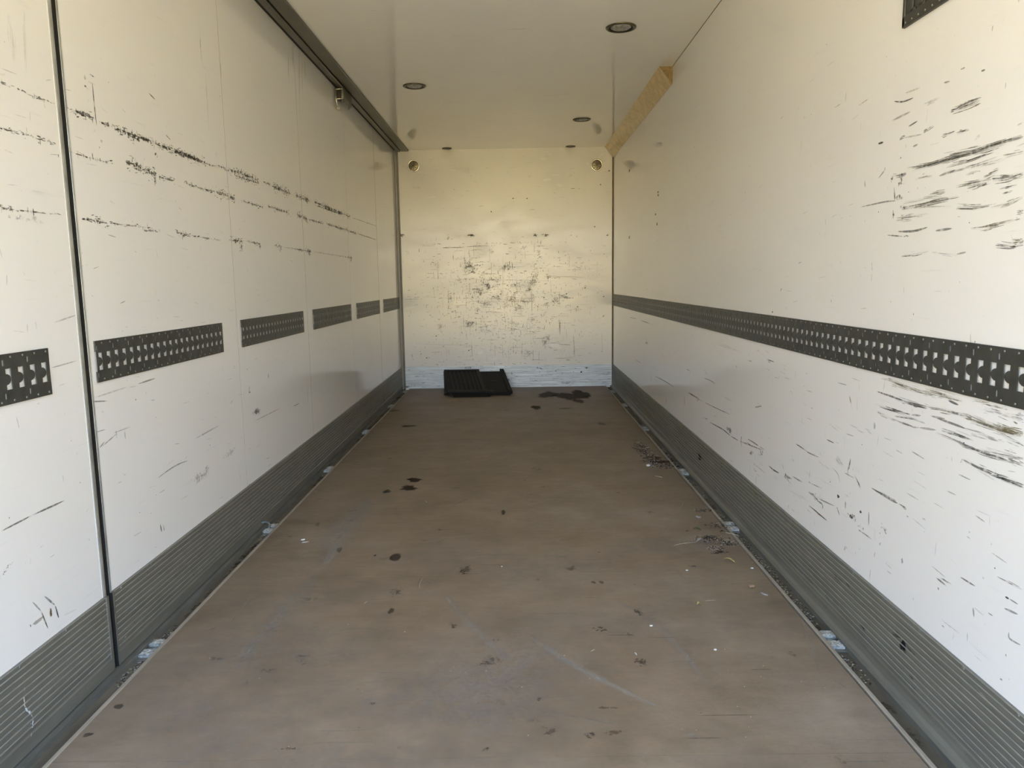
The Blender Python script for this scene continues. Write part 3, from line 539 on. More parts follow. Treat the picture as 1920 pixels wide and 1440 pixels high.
# back wall
wb = MB(); wb.box((-.06, D, -.02), (W+.06, D+.06, H+.03), 'back_panel')
def bs(pts, width, col=DARK, a=.8, mat='rubbed_streak', **kw): wb.stroke('B', [B(*q) for q in pts], width, col, a, mat, **kw)
def bb(x, y, w_, h_, col=DARK, a=.8, mat='specked_abrasion'):
    if h_ > 4: a *= .7
    c = B(x, y); wb.blob('B', c, w_/FPX*8.85, h_/FPX*8.85, col, a, mat)
for x, y, w_, h_, a in [(882, 441.5, 16, 3.5, 1), (1005, 441, 7, 3.5, .95), (1021, 441, 9, 3, 1), (752, 441, 8, 4, .9), (1071, 441, 5, 1.6, .8), (1140, 441, 5, 4, .9), (1013, 461, 9, 2.4, .8), (840, 445, 2.4, 8, .7), (993, 429, 3, 1.5, 1), (845, 560, 8, 14, .6), (880, 500, 22, 16, .5), (1000, 520, 18, 22, .5), (950, 500, 16, 12, .4), (1080, 580, 9, 8, .7),
                        (900, 550, 12, 6, .7), (897, 580, 8, 5, .8), (825, 612, 12, 10, .5), (880, 610, 12, 8, .4), (1000, 555, 8, 14, .6), (1050, 605, 5, 16, .5), (1020, 640, 12, 14, .4), (872, 524, 14, 6, .5), (910, 512, 16, 5, .5), (1080, 505, 12, 6, .4), (915, 620, 22, 5, .35), (960, 620, 18, 10, .4)]:
    bb(x, y, w_, h_, DARK if h_ < 4 else (.13, .115, .08), a)
for p_, q_, wd, a in [((828, 464), (842, 464), .012, .9), ((842, 464), (872, 464), .007, .8), ((872, 463), (905, 461), .006, .7), ((943, 458), (952, 458), .008, .6), ((1070, 353.5), (1078, 353.5), .007, .9), ((1083, 354), (1088, 354), .006, .6), ((850, 475), (850, 492), .01, .6), ((897, 387), (907, 386), .006, .5), ((992, 393), (1004, 393), .005, .5), ((772, 352), (790, 353), .006, .3),
                      ((1076, 628), (1077, 672), .010, .85), ((1036, 672), (1076, 671), .005, .6), ((1062, 615), (1062, 640), .010, .4), ((1045, 645), (1072, 647), .006, .7), ((1049, 598), (1050, 630), .008, .6), ((962, 656), (964, 662), .006, .4), ((962, 658), (1020, 659), .004, .4), ((776, 645), (920, 648), .004, .35), ((1035, 518), (1100, 520), .004, .4), ((830, 523), (1060, 527), .003, .4), ((865, 565), (1000, 566), .003, .3),
                      ((945, 495), (946, 512), .006, .7), ((952, 490), (952, 510), .005, .6), ((960, 492), (961, 505), .006, .7), ((813, 510), (814, 525), .005, .4), ((821, 508), (822, 526), .005, .4), ((1080, 484), (1092, 483), .005, .6), ((1078, 500), (1090, 503), .005, .6), ((1128, 620), (1130, 665), .004, .4), ((1020, 293), (1030, 294), .004, .2), ((943, 470), (943, 560), .004, .3), ((996, 545), (998, 590), .007, .5), ((840, 540), (842, 575), .02, .25), ((988, 600), (988, 625), .006, .4)]:
    bs([p_, q_], wd, DARK, a)
for x, y in [(921, 397), (962, 372), (988, 372), (1142, 320), (1126, 346), (1115, 425), (818, 630), (1131, 593), (1097, 540), (1020, 558), (1037, 565), (951, 535), (966, 534), (800, 671), (758, 700), (895, 583), (879, 657), (1132, 556), (1062, 551), (1083, 575)]:
    bb(x, y, 1.3, 1.3, (.05, .04, .03), 1, 'soaked_stain')
for k in range(1500):
    if random.random() < .7: x = min(2.3, max(.12, random.gauss(1.15, .42))); z = min(1.68, max(.28, random.gauss(1.0, .34)))
    else: x = random.uniform(.1, 2.4); z = random.uniform(.27, 1.75)
    hz = random.random() < .62; l_ = random.uniform(.003, .03)*random.choice([1, 1, 2]); d = Vector((l_, 0, random.uniform(-.3, .3)*l_)) if hz else Vector((random.uniform(-.2, .2)*l_, 0, l_))
    wb.stroke('B', [Vector((x, D, z))-d/2, Vector((x, D, z))+d/2], random.uniform(.002, .0065), random.choice([DARK, GREY, BROWN, (.10, .08, .05)]), random.uniform(.3, .95))
for k in range(170):
    p_ = Vector((min(2.3, max(.1, random.gauss(1.2, .5))), D, random.uniform(.3, 1.66))); v_ = random.random() < .4; l_ = random.uniform(.03, .22)
    d = Vector((random.uniform(-.004, .004), 0, l_)) if v_ else Vector((l_, 0, random.uniform(-.004, .004))); wb.stroke('B', [p_-d/2, p_+d/2], random.uniform(.0025, .006), random.choice([DARK, GREY, BROWN]), random.uniform(.2, .55))
for k in range(40):
    p_ = (min(2.2, max(.25, random.gauss(1.2, .4))), D, min(1.62, max(.4, random.gauss(1.1, .3)))); wb.blob('B', p_, random.uniform(.03, .14), random.uniform(.02, .08), random.choice([GREY, BROWN]), random.uniform(.2, .55), 'specked_abrasion', 0, .3)
for k in range(60):
    d = Vector((random.uniform(.01, .09), 0, random.uniform(-.01, .01))); p_ = Vector((random.uniform(.1, 2.4), D, random.uniform(1.7, 2.65))); wb.stroke('B', [p_, p_+d], .003, BROWN, random.uniform(.1, .35))
struct(wb.build('wall_back'))

# ceiling
ce = MB(); ce.box((-.06, Y0, H), (W+.06, D+.06, H+.06), 'ceiling_panel')
for x, y, l_ in [(1035, 180, 20), (1043, 202, 5), (960, 242, 22), (905, 257, 18), (1005, 257, 12), (700, 20, 8)]:
    ce.stroke('C', [at('C', x-l_, y), at('C', x+l_, y)], .012, (.35, .31, .24), .35)
for k in range(26): p_ = Vector((random.uniform(.7, 1.7), random.uniform(4.5, 8.6), H)); ce.stroke('C', [p_, p_+Vector((random.uniform(.05, .2), 0, 0))], .008, (.45, .40, .31), random.uniform(.1, .3))
struct(ce.build('ceiling'))

# ------------------------------------------------------------------ ribbed kick plates
def kick_profile(side):
    s = 1 if side == 'L' else -1; o = 0 if side == 'L' else W; X = lambda v: o+s*v
    K = .2586; pts = []
    if side == 'L': pts += [(X(0), .0055), (X(.009), .0055), (X(.009), .040)]
    else: pts += [(X(0), .0015), (X(.032), .0015), (X(.032), .0045), (X(.020), .008), (X(.0125), .018), (X(.009), .034)]
    pts += [(X(.009), .046)]
    z = .050; n = 10
    for i in range(n):
        pts += [(X(.0048), z), (X(.0048), z+.0140), (X(.0088), z+.0152, 'rib_aluminium'), (X(.0088), z+.0188)]; z += .0195
    pts += [(X(.0055), z+.0002), (X(.0055), K-.004), (X(.0075), K-.003, 'rib_aluminium'), (X(.0075), K), (X(0), K)]
    return pts
def screws(m, side, ya, yb, z, step):
    s = 1 if side == 'L' else -1; o = 0 if side == 'L' else W; y = ya
    while y < yb:
        M = Matrix.Translation((o+s*.0055, y, z)) @ Matrix.Rotation(s*math.pi/2, 4, 'Y'); m.lathe([(.0055, 0), (.0055, .0012), (.0035, .0022), (.001, .0024)], 'rivet_steel', M, 10); y += step
kl = MB(); e_ = [Y0]+[SEAMS[0]-.032, SEAMS[0]+.020]
for a_, b_ in [(Y0, SEAMS[0]-.0290), (SEAMS[0]+.0205, SEAMS[1]-.0008), (SEAMS[1]+.0008, SEAMS[2]-.0008), (SEAMS[2]+.0008, SEAMS[3]-.0008), (SEAMS[3]+.0008, SEAMS[4]-.004), (SEAMS[4]+.004, D-.03)]:
    kl.prism(kick_profile('L'), 1, a_, b_, 'kick_aluminium')
    screws(kl, 'L', a_+.05, b_-.02, .250, .21); screws(kl, 'L', a_+.05, b_-.02, .0735, .55)
for k in range(60):
    y = random.uniform(1.85, 8); z = random.uniform(.05, .25); kl.stroke('L', [Vector((.0078, y, z)), Vector((.0078, y+random.uniform(-.02, .02), z+random.uniform(.01, .04)))], .004, (.42, .43, .40), .4)
kl.stroke('L', [Vector((.0088, 1.885, .20)), Vector((.0088, 1.875, .14)), Vector((.0088, 1.90, .09)), Vector((.0088, 1.885, .04))], .012, (.75, .80, .80), .8, 'specked_abrasion')
kl.box((0, Y0, .0016), (.003, D-.03, .0056), 'black_rubber'); struct(kl.build('baseboard_left'))
kr = MB(); kr.prism(kick_profile('R'), 1, Y0, D-.012, 'kick_aluminium'); screws(kr, 'R', 1.6, D-.1, .250, .21); screws(kr, 'R', 1.6, D-.1, .0735, .42)
def kp(px, py): p = at('R', px, py, -.0080); p.x = W-.0080; return p
for x, y, r_ in [(1312, 857, .030), (1692, 1212, .016), (1695, 1208, .012)]:
    p_ = kp(x, y); kr.blob('R', p_, r_*1.2, r_, (.012, .012, .012), .95, 'soaked_stain')
for a_, b_ in [((1305, 845), (1322, 865)), ((1690, 1200), (1700, 1225)), ((1560, 1075), (1580, 1095)), ((1672, 1185), (1690, 1195))]: kr.stroke('R', [kp(*a_), kp(*b_)], .02, (.015, .015, .015), .9)
for k in range(60):
    y = random.uniform(1.7, 8); z = random.uniform(.05, .25); kr.stroke('R', [Vector((W-.0078, y, z)), Vector((W-.0078, y-random.uniform(.0, .07), z+random.uniform(-.01, .01)))], .006, random.choice([(.03, .03, .03), (.35, .36, .33), (.12, .09, .05)]), .6)
struct(kr.build('baseboard_right'))
kb = MB(); K = .2586; prof = [(D, .0)]; prof += [(D-.010, .0)]
z = .012
for i in range(18): prof += [(D-.010, z+.004), (D-.012, z+.005), (D-.012, z+.008), (D-.010, z+.009)]; z += .0130
prof += [(D-.010, K-.004), (D-.0125, K-.003), (D-.0125, K), (D, K)]
def PX(p, q): return (q, p[0], p[1])
for i in range(len(prof)): p_, q_ = prof[i], prof[(i+1) % len(prof)]; kb.face([PX(p_, .034), PX(q_, .034), PX(q_, W-.012), PX(p_, W-.012)], 'back_kick_aluminium')
def kbp(px, py): p = at('B', px, py); p.y = D-.0125; return p
for x, y, w_, h_, a in [(1012, 690, 8, 5, .9), (1012, 697, 2, 9, .7), (880, 689, 14, 2, .9), (1075, 690, 10, 2, .8), (1100, 689, 12, 2, .8), (1140, 700, 5, 12, .8), (765, 725, 8, 3, .9), (778, 724, 6, 3, .8), (1054, 700, 3, 3, 1), (1090, 697, 3, 2.5, 1), (1042, 695, 2, 1.5, 1), (950, 712, 14, 5, .6), (1000, 714, 22, 5, .5), (1068, 716, 26, 5, .5), (960, 700, 12, 5, .4)]:
    kb.blob('B', kbp(x, y), w_/FPX*8.85, h_/FPX*8.85, (.03, .03, .03), a, 'specked_abrasion')
for k in range(200):
    p_ = Vector((random.uniform(.06, 2.42), D-.0125, random.uniform(.01, .255))); kb.stroke('B', [p_, p_+Vector((random.uniform(.01, .08), 0, random.uniform(-.004, .004)))], random.uniform(.002, .006), random.choice([(.03, .03, .03), (.03, .03, .03), (.8, .85, .9)]), random.uniform(.3, .8))
struct(kb.build('baseboard_back'))

# corner trims
tp = MB(); tp.prism([(0, D), (0, D-.062), (.006, D-.066), (.016, D-.062), (.022, D-.050), (.024, D-.030), (.034, D-.020), (.036, D)], 2, .0, H-.001, 'post_aluminium', True); struct(tp.build('trim_5'))
tp = MB(); tp.prism([(W, D), (W-.011, D), (W-.004, D-.004), (W, D-.011)], 2, .0, H-.001, 'brown_sealant'); struct(tp.build('trim_6'))
tp = MB(); tp.prism([(W, H), (W-.003, H), (W, H-.003)], 1, Y0, 5.6, 'brown_sealant'); struct(tp.build('trim_7'))

# ------------------------------------------------------------------ ceiling track along the left side
t0 = empty('sliding_door_track', (.08, (Y0+D)/2, H-.02)); tag(t0, 'dark metal sliding track running along the ceiling edge above the left wall', 'track')
def tchild(m, name, par=None):
    par = par or t0; o = m.build(name, par); o.matrix_parent_inverse = Matrix.Translation(par.location).inverted(); return o
m = MB(); m.prism([(.076, H), (.076, H-.014), (.080, H-.016), (.153, H-.016), (.157, H-.012), (.157, H)], 1, Y0, D-.003, 'track_aluminium'); tchild(m, 'cover_plate')
m = MB(); m.prism([(.022, H), (.022, H-.018), (.026, H-.020), (.060, H-.020), (.064, H-.016), (.064, H)], 1, Y0, D-.003, 'track_aluminium'); tchild(m, 'guide_rail')
m = MB(); m.prism([(.064, H), (.064, H-.0045), (.076, H-.0045), (.076, H)], 1, Y0, D-.003, 'black_rubber'); tchild(m, 'slot')
m = MB(); y = 2.0
prof = []
ys_ = [Y0]; xs_ = [.0]
seg = [(Y0, .017)]; y = 1.0
while y < D-.1: seg.append((y, .017+random.uniform(-.002, .003))); y += .09
for yy in (4.60, 4.64, 5.10, 5.14, 7.62): pass
seg.append((D-.07, .017))
def gx(y_):
    for c_, w__ in ((4.62, .06), (5.12, .07), (7.60, .05), (4.2, .02)):
        if abs(y_-c_) < w__: return .030
    return .022
ym = [Y0+i*.03 for i in range(int((D-.07-Y0)/.03)+1)]
for a_, b_ in zip(ym[:-1], ym[1:]):
    x0_, x1_ = gx(a_), gx(b_)
    m.face([(.0005, a_, H-.012), (x0_, a_, H-.014), (x1_, b_, H-.014), (.0005, b_, H-.012)], 'black_rubber'); m.face([(x0_, a_, H-.014), (x0_, a_, H-.0), (x1_, b_, H-.0), (x1_, b_, H-.014)], 'black_rubber')
tchild(m, 'gasket')

# latch hanging in the track
lx, ly, lz = .050, 5.92, H-.020
lt = empty('panel_latch', (lx, ly, lz)); tag(lt, 'small dark panel latch with white wire bail hanging under the ceiling track', 'latch')
m = MB(); m.box((.012, ly-.01, lz-.088), (.046, ly+.07, lz+.001), 'latch_black', .004); tchild(m, 'housing', lt)
m = MB(); m.box((.046, ly+.0, lz-.085), (.066, ly+.30, lz+.001), 'track_aluminium', .002); tchild(m, 'side_plate', lt)
m = MB()
for zz in (-.022, -.092): m.tube([(.004, ly-.030, lz+zz-.003), (.018, ly-.034, lz+zz), (.044, ly-.034, lz+zz+.002), (.066, ly-.026, lz+zz+.004)], .0038, 'zinc_wire')
m.tube([(.018, ly-.038, lz-.004), (.018, ly-.038, lz-.10), (.030, ly-.038, lz-.150)], .0038, 'zinc_wire')
m.tube([(.032+.008*math.cos(a), ly-.038, lz-.158+.008*math.sin(a)) for a in [i*math.pi/5 for i in range(10)]], .0022, 'zinc_wire', 6, True); tchild(m, 'wire_bail', lt)
for yy in (ly+.02, ly+.26):
    m = MB(); m.tube([(.052, yy, lz-.080), (.052, yy, lz-.104)], .008, 'rivet_steel', 10); tchild(m, 'screw', lt)

# ------------------------------------------------------------------ slotted lashing rails
P_ = .05; RW = .132
def cell(oval, nr, flip):
    """one pitch of the slotted rail: u along the wall 0..P, v across 0..RW; the tongue stands on the near side"""
    outer = [(0, 0), (P_, 0), (P_, RW), (0, RW)]; u0, u1 = .013, .036; v0, v1 = .038, .094; vc = (v0+v1)/2; r = .0150
    slot = [(u0, v0), (u1, v0), (u1, v1), (u0, v1)]
    k = 7; arc = []
    for i in range(k+1):
        a = math.pi/2-math.pi*i/k; arc.append((u0-.001+(r+.0055)*math.cos(a), vc+r*math.sin(a)))
    slot = [(u0, v0), (u1, v0), (u1, v1), (u0, v1)]+[(u0, vc+r)]+[p for p in arc[1:-1]]+[(u0, vc-r)]
    holes = [slot]
    if oval:
        for c_ in (.022, .110):
            holes.append([(.0065+.0042*math.cos(a), c_+(.0045 if math.sin(a) > 0 else -.0045)+.0042*math.sin(a)) for a in [i*2*math.pi/10+.05 for i in range(10)]])
    polys = [outer]+holes
    tris = geometry.tessellate_polygon([[Vector((p[0], p[1], 0)) for p in q] for q in polys]); flat = [p for q in polys for p in q]
    return polys, tris, flat
CELLS = {o: cell(o, 0, 0) for o in (True, False)}
def rail(name, side, ya, yb, z0, label, group=None, plain=False):
    n = round((yb-ya)/P_); s = 1 if side == 'L' else -1; o = 0 if side == 'L' else W; T = .0055; th = .0020; z1 = z0+RW
    loc = Vector((o, (ya+yb)/2, z0)); e = empty(name, loc); tag(e, label, 'lashing rail', group)
    m = MB(); sc_ = (yb-ya)/(n*P_)
    X = lambda d: o+s*d
    for i in range(n):
        polys, tris, flat = CELLS[i % 2 == 0]; y = ya+i*P_*sc_
        Q = lambda p, d: (X(d), y+p[0]*sc_, z0+p[1])
        v = [Q(p, T) for p in flat]; m.mesh(v, [tuple(t_) for t_ in tris], 'rail_steel')
        for hole in polys[1:]:
            for k in range(len(hole)):
                p, q = hole[k], hole[(k+1) % len(hole)]; m.face([Q(p, T), Q(q, T), Q(q, T-th), Q(p, T-th)], 'rail_steel')
        # pressed edge around the slots
    m.box((min(X(0), X(T)), ya, z0-.0005), (max(X(0), X(T)), yb, z0+.0), 'rail_steel'); m.box((min(X(0), X(T)), ya, z1), (max(X(0), X(T)), yb, z1+.0005), 'rail_steel')
    for y in (ya, yb): m.box((min(X(0), X(T)), y-.0005, z0), (max(X(0), X(T)), y+.0005, z0+.034), 'rail_steel'); m.box((min(X(0), X(T)), y-.0005, z0+.098), (max(X(0), X(T)), y+.0005, z1), 'rail_steel')
    pl = m.build('plate', e); pl.matrix_parent_inverse = Matrix.Translation(loc).inverted()
    m = MB()
    for i in range(n):
        for zz in (.008, RW-.008):
            M = Matrix.Translation((X(T-.0002), ya+(i+.75)*P_*sc_, z0+zz)) @ Matrix.Rotation(s*math.pi/2, 4, 'Y'); m.lathe([(.0034, 0), (.0034, .0008), (.0022, .0018), (.0006, .002)], 'rivet_steel', M, 8)
    rv = m.build('rivets', e); rv['kind'] = 'stuff'; rv.matrix_parent_inverse = Matrix.Translation(loc).inverted()
    return e
GL = 'short slotted lashing rails on the left wall panels'
for (a_, b_, lab) in [(.93, 2.134, 'dark slotted lashing rail on the nearest left panel, cut off by the photo edge'),
                      (2.377, 3.422, 'longest looking dark slotted lashing rail on the left wall just past the black seam'),
                      (3.664, 4.75, 'dark slotted lashing rail on the third left wall panel from the camera'),
                      (4.985, 6.148, 'dark slotted lashing rail on the fourth left panel, third rail back from the black seam'),
                      (6.375, 7.455, 'small slotted lashing rail on the left wall just before the darkest rear joint'),
                      (7.69, 8.735, 'rearmost slotted lashing rail on the left wall, ending at the back corner post')]:
    rail('lashing_rail', 'L', a_, b_, .947, lab, GL)
rail('lashing_rail', 'R', Y0+.05, 7.464, .9465, 'long dark slotted lashing rail running at waist height along the right wall')
rail('lashing_rail', 'R', 7.468, D-.002, .9465, 'short rear end piece of the right wall lashing rail touching the back wall')
# upper rail section, slots closed by pressed pockets
ya, yb, z0 = Y0+.03, 2.300, 1.955
e = empty('lashing_rail', (W, (ya+yb)/2, z0)); tag(e, 'dark slotted rail end high on the right wall at the top edge of the photo', 'lashing rail')
T = .009; m = MB(); z1 = z0+RW
m.box((W-.004, ya, z0), (W, yb, z1), 'rail_steel')
for zz in (z0, z1-.030): m.box((W-T, ya, zz), (W-.003, yb, zz+.030), 'rail_steel', .002)
m.box((W-T, yb-.012, z0+.001), (W-.003, yb, z1-.001), 'rail_steel', .002)
tchild(m, 'plate', e); m = MB(); y = yb-.045
while y > ya+.03:
    m.box((W-.0095, y-.012, z0+.036), (W-.003, y+.012, z1-.036), 'rail_steel', .005)
    m.box((W-.008, y-.022, z0+.024), (W-.003, y-.006, z0+.040), 'rail_steel', .004); y -= .05
o_ = tchild(m, 'pressed_pocket', e); o_['kind'] = 'stuff'
m = MB(); y = yb-.02
while y > ya:
    M = Matrix.Translation((W-T, y, z0+.010)) @ Matrix.Rotation(-math.pi/2, 4, 'Y'); m.lathe([(.0034, 0), (.0034, .0008), (.001, .002)], 'rivet_steel', M, 8); y -= .035
o_ = tchild(m, 'rivets', e); o_['kind'] = 'stuff'

# ------------------------------------------------------------------ lamps, vents, cove board
def ceiling_lamp(x, y, r, label):
    e = empty('ceiling_lamp', (x, y, H)); tag(e, label, 'light', 'round recessed lamps in the ceiling'); k = r/.09
    M = Matrix.Translation((0, 0, 0)) @ Matrix.Rotation(math.pi, 4, 'X')
    m = MB(); m.lathe([(.090*k, 0), (.090*k, .004), (.086*k, .0075), (.078*k, .008), (.072*k, .005)], 'lamp_bezel', M, 48, cap=False); m.build('bezel', e)
    m = MB(); m.lathe([(.074*k, .0055), (.068*k, .0015), (.058*k, .001)], 'lamp_recess', M, 48, cap=False); m.build('recess_ring', e)
    m = MB(); m.lathe([(.060*k, .001), (.058*k, .006), (.045*k, .009), (.020*k, .0105), (.004*k, .011)], 'lamp_lens', M, 40)
    for q in range(8):
        a = q*math.pi/4; m.tube([(.018*k*math.cos(a), .018*k*math.sin(a), -.0100), (.054*k*math.cos(a), .054*k*math.sin(a), -.0070)], .0016, 'lamp_recess', 6)
    m.build('lens', e)
    m = MB()
    m.box((-.008, -.0885*k, -.009), (.008, -.078*k, -.006), 'lamp_bezel', .001); m.build('clip', e)
    return e
ceiling_lamp(1.995, 4.724, .091, 'largest and nearest round dark-rimmed lamp in the ceiling, on the right')
ceiling_lamp(.597, 5.994, .088, 'round dark-rimmed ceiling lamp on the left side near the sliding track')
ceiling_lamp(1.989, 7.312, .083, 'farthest round dark-rimmed ceiling lamp on the right near the back wall')
for x, lab in ((.60, 'small flat round disc on the ceiling at the back wall, left one'), (1.99, 'small flat round disc on the ceiling at the back wall, right one')):
    m = MB(); m.lathe([(.055, 0), (.055, .004), (.050, .007), (.012, .008)], 'gold_board' if 0 else 'channel_aluminium', Matrix.Translation((x, D-.075, H)) @ Matrix.Rotation(math.pi, 4, 'X'), 32)  # flat grey disc on the ceiling close to the back wall
    tag(m.build('flat_disc', None, (x, D-.075, H)), lab, 'disc', 'small discs where ceiling meets back wall')
def wall_vent(x, z, label):
    e = empty('wall_vent', (x, D, z)); tag(e, label, 'vent', 'round chrome vents high on the back wall')
    M = Matrix.Rotation(math.pi/2, 4, 'X')
    m = MB(); m.lathe([(.068, 0), (.068, .006), (.062, .011), (.056, .010), (.054, .004)], 'chrome', M, 48, cap=False); m.build('rim', e)
    m = MB(); m.lathe([(.0555, .006), (.050, .0055)], 'lamp_recess', M, 48, cap=False); m.build('shadow_ring', e)
    m = MB(); m.lathe([(.053, .003), (.046, .0045), (.030, .0070), (.010, .0080), (.002, .0082)], 'vent_metal', M, 48)
    m.build('dome', e)
    m = MB()
    for a in (math.pi/4, 3*math.pi/4, math.pi/2*1.02, .15): m.tube([(.040*math.cos(a), -.0075, .040*math.sin(a)), (0, -.0095, 0), (-.040*math.cos(a), -.0075, -.040*math.sin(a))], .0035, 'lamp_bezel', 6)
    m.build('grille', e)
wall_vent(.210, 2.559, 'round chrome vent high on the back wall beside the left corner')
wall_vent(2.293, 2.535, 'round chrome vent high on the back wall beside the right corner')

m = MB(); a = .098; b2 = .118; y0c, y1c = 5.575, D-.012
n = 24; 
m.prism([(W, H), (W-a, H), (W-a*.97, H-.004), (W-.003, H-b2), (W, H-b2)], 1, y0c, y1c, 'gold_board', False, 'dimmed_board_end')
tag(m.build('corner_board', None, (W, (y0c+y1c)/2, H)), 'golden brown angled board closing the ceiling corner above the right wall', 'board')

# ------------------------------------------------------------------ lashing anchors sunk in the floor channels
def anchor(side, y, label, pads=((-.058, -.016), (.016, .058)), ring=False, wide=True):
    s = 1 if side == 'L' else -1; o = 0 if side == 'L' else W; e = empty('lashing_anchor', (o+s*.0535, y, -.017)); tag(e, label, 'anchor', 'lashing anchors in the left floor channel' if side == 'L' else 'lashing anchors in the right floor channel')
    m = MB(); m.box((-.023, -.075, .0002), (.023, .075, .0035), 'channel_aluminium', .001); m.build('base_plate', e)
    for a_, b_ in pads:
        m = MB(); g = 9; P3 = []; x0_, x1_ = -.0235, .0235
        for i in range(g+1):
            for j in range(g+1):
                fx, fy = i/g, j/g; ed = min(fx, 1-fx, fy, 1-fy)*g
                P3.append((x0_+(x1_-x0_)*fx, a_+(b_-a_)*fy, .0175-(.004 if ed < .5 else (.0012 if ed < 1.5 else 0))+random.uniform(-.0016, .0016)))
        m.mesh(P3, [(i*(g+1)+j, (i+1)*(g+1)+j, (i+1)*(g+1)+j+1, i*(g+1)+j+1) for i in range(g) for j in range(g)], 'corroded_aluminium', False)
        m.box((x0_+.0004, a_+.0004, .003), (x1_-.0004, b_-.0004, .0125), 'corroded_aluminium')
        m.build('pad', e)
    m = MB(); m.tube([(-.020, 0, .008), (.020, 0, .008)], .005, 'galvanised_steel', 10); m.build('cross_bar', e)
    if ring:
        m = MB(); m.tube([(-s*.030+.026*math.cos(t_)*1.0, -.004+.012*math.sin(t_), .022+.020*math.sin(t_)-(.0 if 1 else 0)) for t_ in [i*math.pi/12 for i in range(24)]], .0055, 'galvanised_steel', 10, True); m.build('ring', e)
    return e
for y, lab, rg in [(2.48, 'pair of white corroded lashing pads nearest the black seam on the left floor edge', False), (3.765, 'white lashing anchor with its steel ring tipped up, left floor edge', True), (4.998, 'third white lashing anchor back along the left floor edge', False),
                   (6.282, 'fourth lashing anchor back along the left floor edge', False), (7.605, 'lashing anchor on the left floor edge, second from the back wall', False), (8.622, 'rearmost lashing anchor at the foot of the left corner post', False)]:
    anchor('L', y, lab, ring=rg)
for y, lab in [(2.48, 'pair of clean white lashing pads nearest the camera on the right floor edge'), (3.70, 'lashing anchor on the right floor edge half buried in dirt and leaves'), (4.80, 'lashing anchor on the right floor edge beside the dark soil spill'),
               (6.249, 'fourth lashing anchor back along the right floor edge'), (7.465, 'lashing anchor on the right floor edge, second from the back wall'), (8.387, 'rearmost lashing anchor on the right floor edge by the back corner')]:
    anchor('R', y, lab)

# ------------------------------------------------------------------ black plastic tray leaning in the left rear corner
tr = empty('plastic_tray', (.86, 8.50, 0)); tag(tr, 'black ribbed plastic tray leaning on the floor against the back wall', 'tray')
# local frame of the slanted face: origin bottom left front, u to the right, v up the slope
o_ = Vector((.600, 8.120, .045)); uu = Vector((1, .045, 0)).normalized(); top = Vector((.495, 8.755, .212)); vv = (top-o_); VL = vv.length; vv.normalize(); nn = uu.cross(vv).normalized()
def T3(u, v, h): return tuple(o_+uu*u+vv*v+nn*h)
def slab(m, u0, u1, v0, v1, h0, h1, mat, skew=0):
    P = [T3(u, v, h) for h in (h0, h1) for u, v in ((u0, v0), (u1, v0), (u1, v1), (u0, v1))]
    m.mesh(P, [(3, 2, 1, 0), (4, 5, 6, 7), (0, 1, 5, 4), (1, 2, 6, 5), (2, 3, 7, 6), (3, 0, 4, 7)], mat)
m = MB(); slab(m, 0, .405, 0, VL, -.012, 0, 'black_plastic'); slab(m, .405, .690, .012, VL-.012, -.030, -.014, 'black_plastic')
tchild(m, 'body', tr)
m = MB(); slab(m, 0, .43, 0, .050, 0, .012, 'dusty_black_plastic'); slab(m, 0, .030, .05, VL, 0, .012, 'black_plastic'); slab(m, .375, .410, .05, VL, 0, .012, 'dusty_black_plastic'); slab(m, .03, .375, VL-.05, VL, 0, .012, 'black_plastic')
slab(m, .410, .50, .0, .045, -.012, .006, 'dusty_black_plastic'); tchild(m, 'rim', tr)
for k in range(7):
    m = MB(); u = .060+k*.047; slab(m, u, u+.013, .055, VL-.06, 0, .010, 'dusty_black_plastic'); tchild(m, 'rib', tr)
m = MB(); slab(m, .655, .700, .0, VL+.02, -.030, .006, 'black_plastic'); slab(m, .50, .66, .0, .035, -.030, -.006, 'black_plastic'); tchild(m, 'side_flange', tr)
m = MB(); slab(m, .50, .58, VL*.48, VL*.53, -.014, -.009, 'dusty_black_plastic'); tchild(m, 'grip', tr)
m = MB()   # folded wall under the slab reaching the floor
q6 = [(3, 2, 1, 0), (4, 5, 6, 7), (0, 1, 5, 4), (1, 2, 6, 5), (2, 3, 7, 6), (3, 0, 4, 7)]
m.mesh([(.66, 8.06, 0), (1.06, 8.08, 0), (1.06, 8.14, 0), (.66, 8.12, 0), (.63, 8.13, .036), (1.06, 8.15, .036), (1.06, 8.20, .046), (.63, 8.18, .046)], q6, 'black_plastic')
m.mesh([(1.05, 8.19, 0), (1.28, 8.20, 0), (1.28, 8.24, 0), (1.05, 8.23, 0), (1.04, 8.19, .030), (1.27, 8.20, .028), (1.27, 8.24, .035), (1.04, 8.23, .040)], q6, 'black_plastic')
m.mesh([(.535, 8.26, 0), (.555, 8.26, 0), (.52, 8.770, 0), (.492, 8.770, 0), (.585, 8.16, .045), (.600, 8.16, .045), (.505, 8.770, .205), (.488, 8.770, .205)], q6, 'black_plastic')
m.mesh([(1.26, 8.25, 0), (1.28, 8.25, 0), (1.22, 8.770, 0), (1.20, 8.770, 0), (1.265, 8.22, .04), (1.28, 8.22, .04), (1.20, 8.770, .205), (1.185, 8.770, .205)], q6, 'black_plastic')
tchild(m, 'skirt', tr)

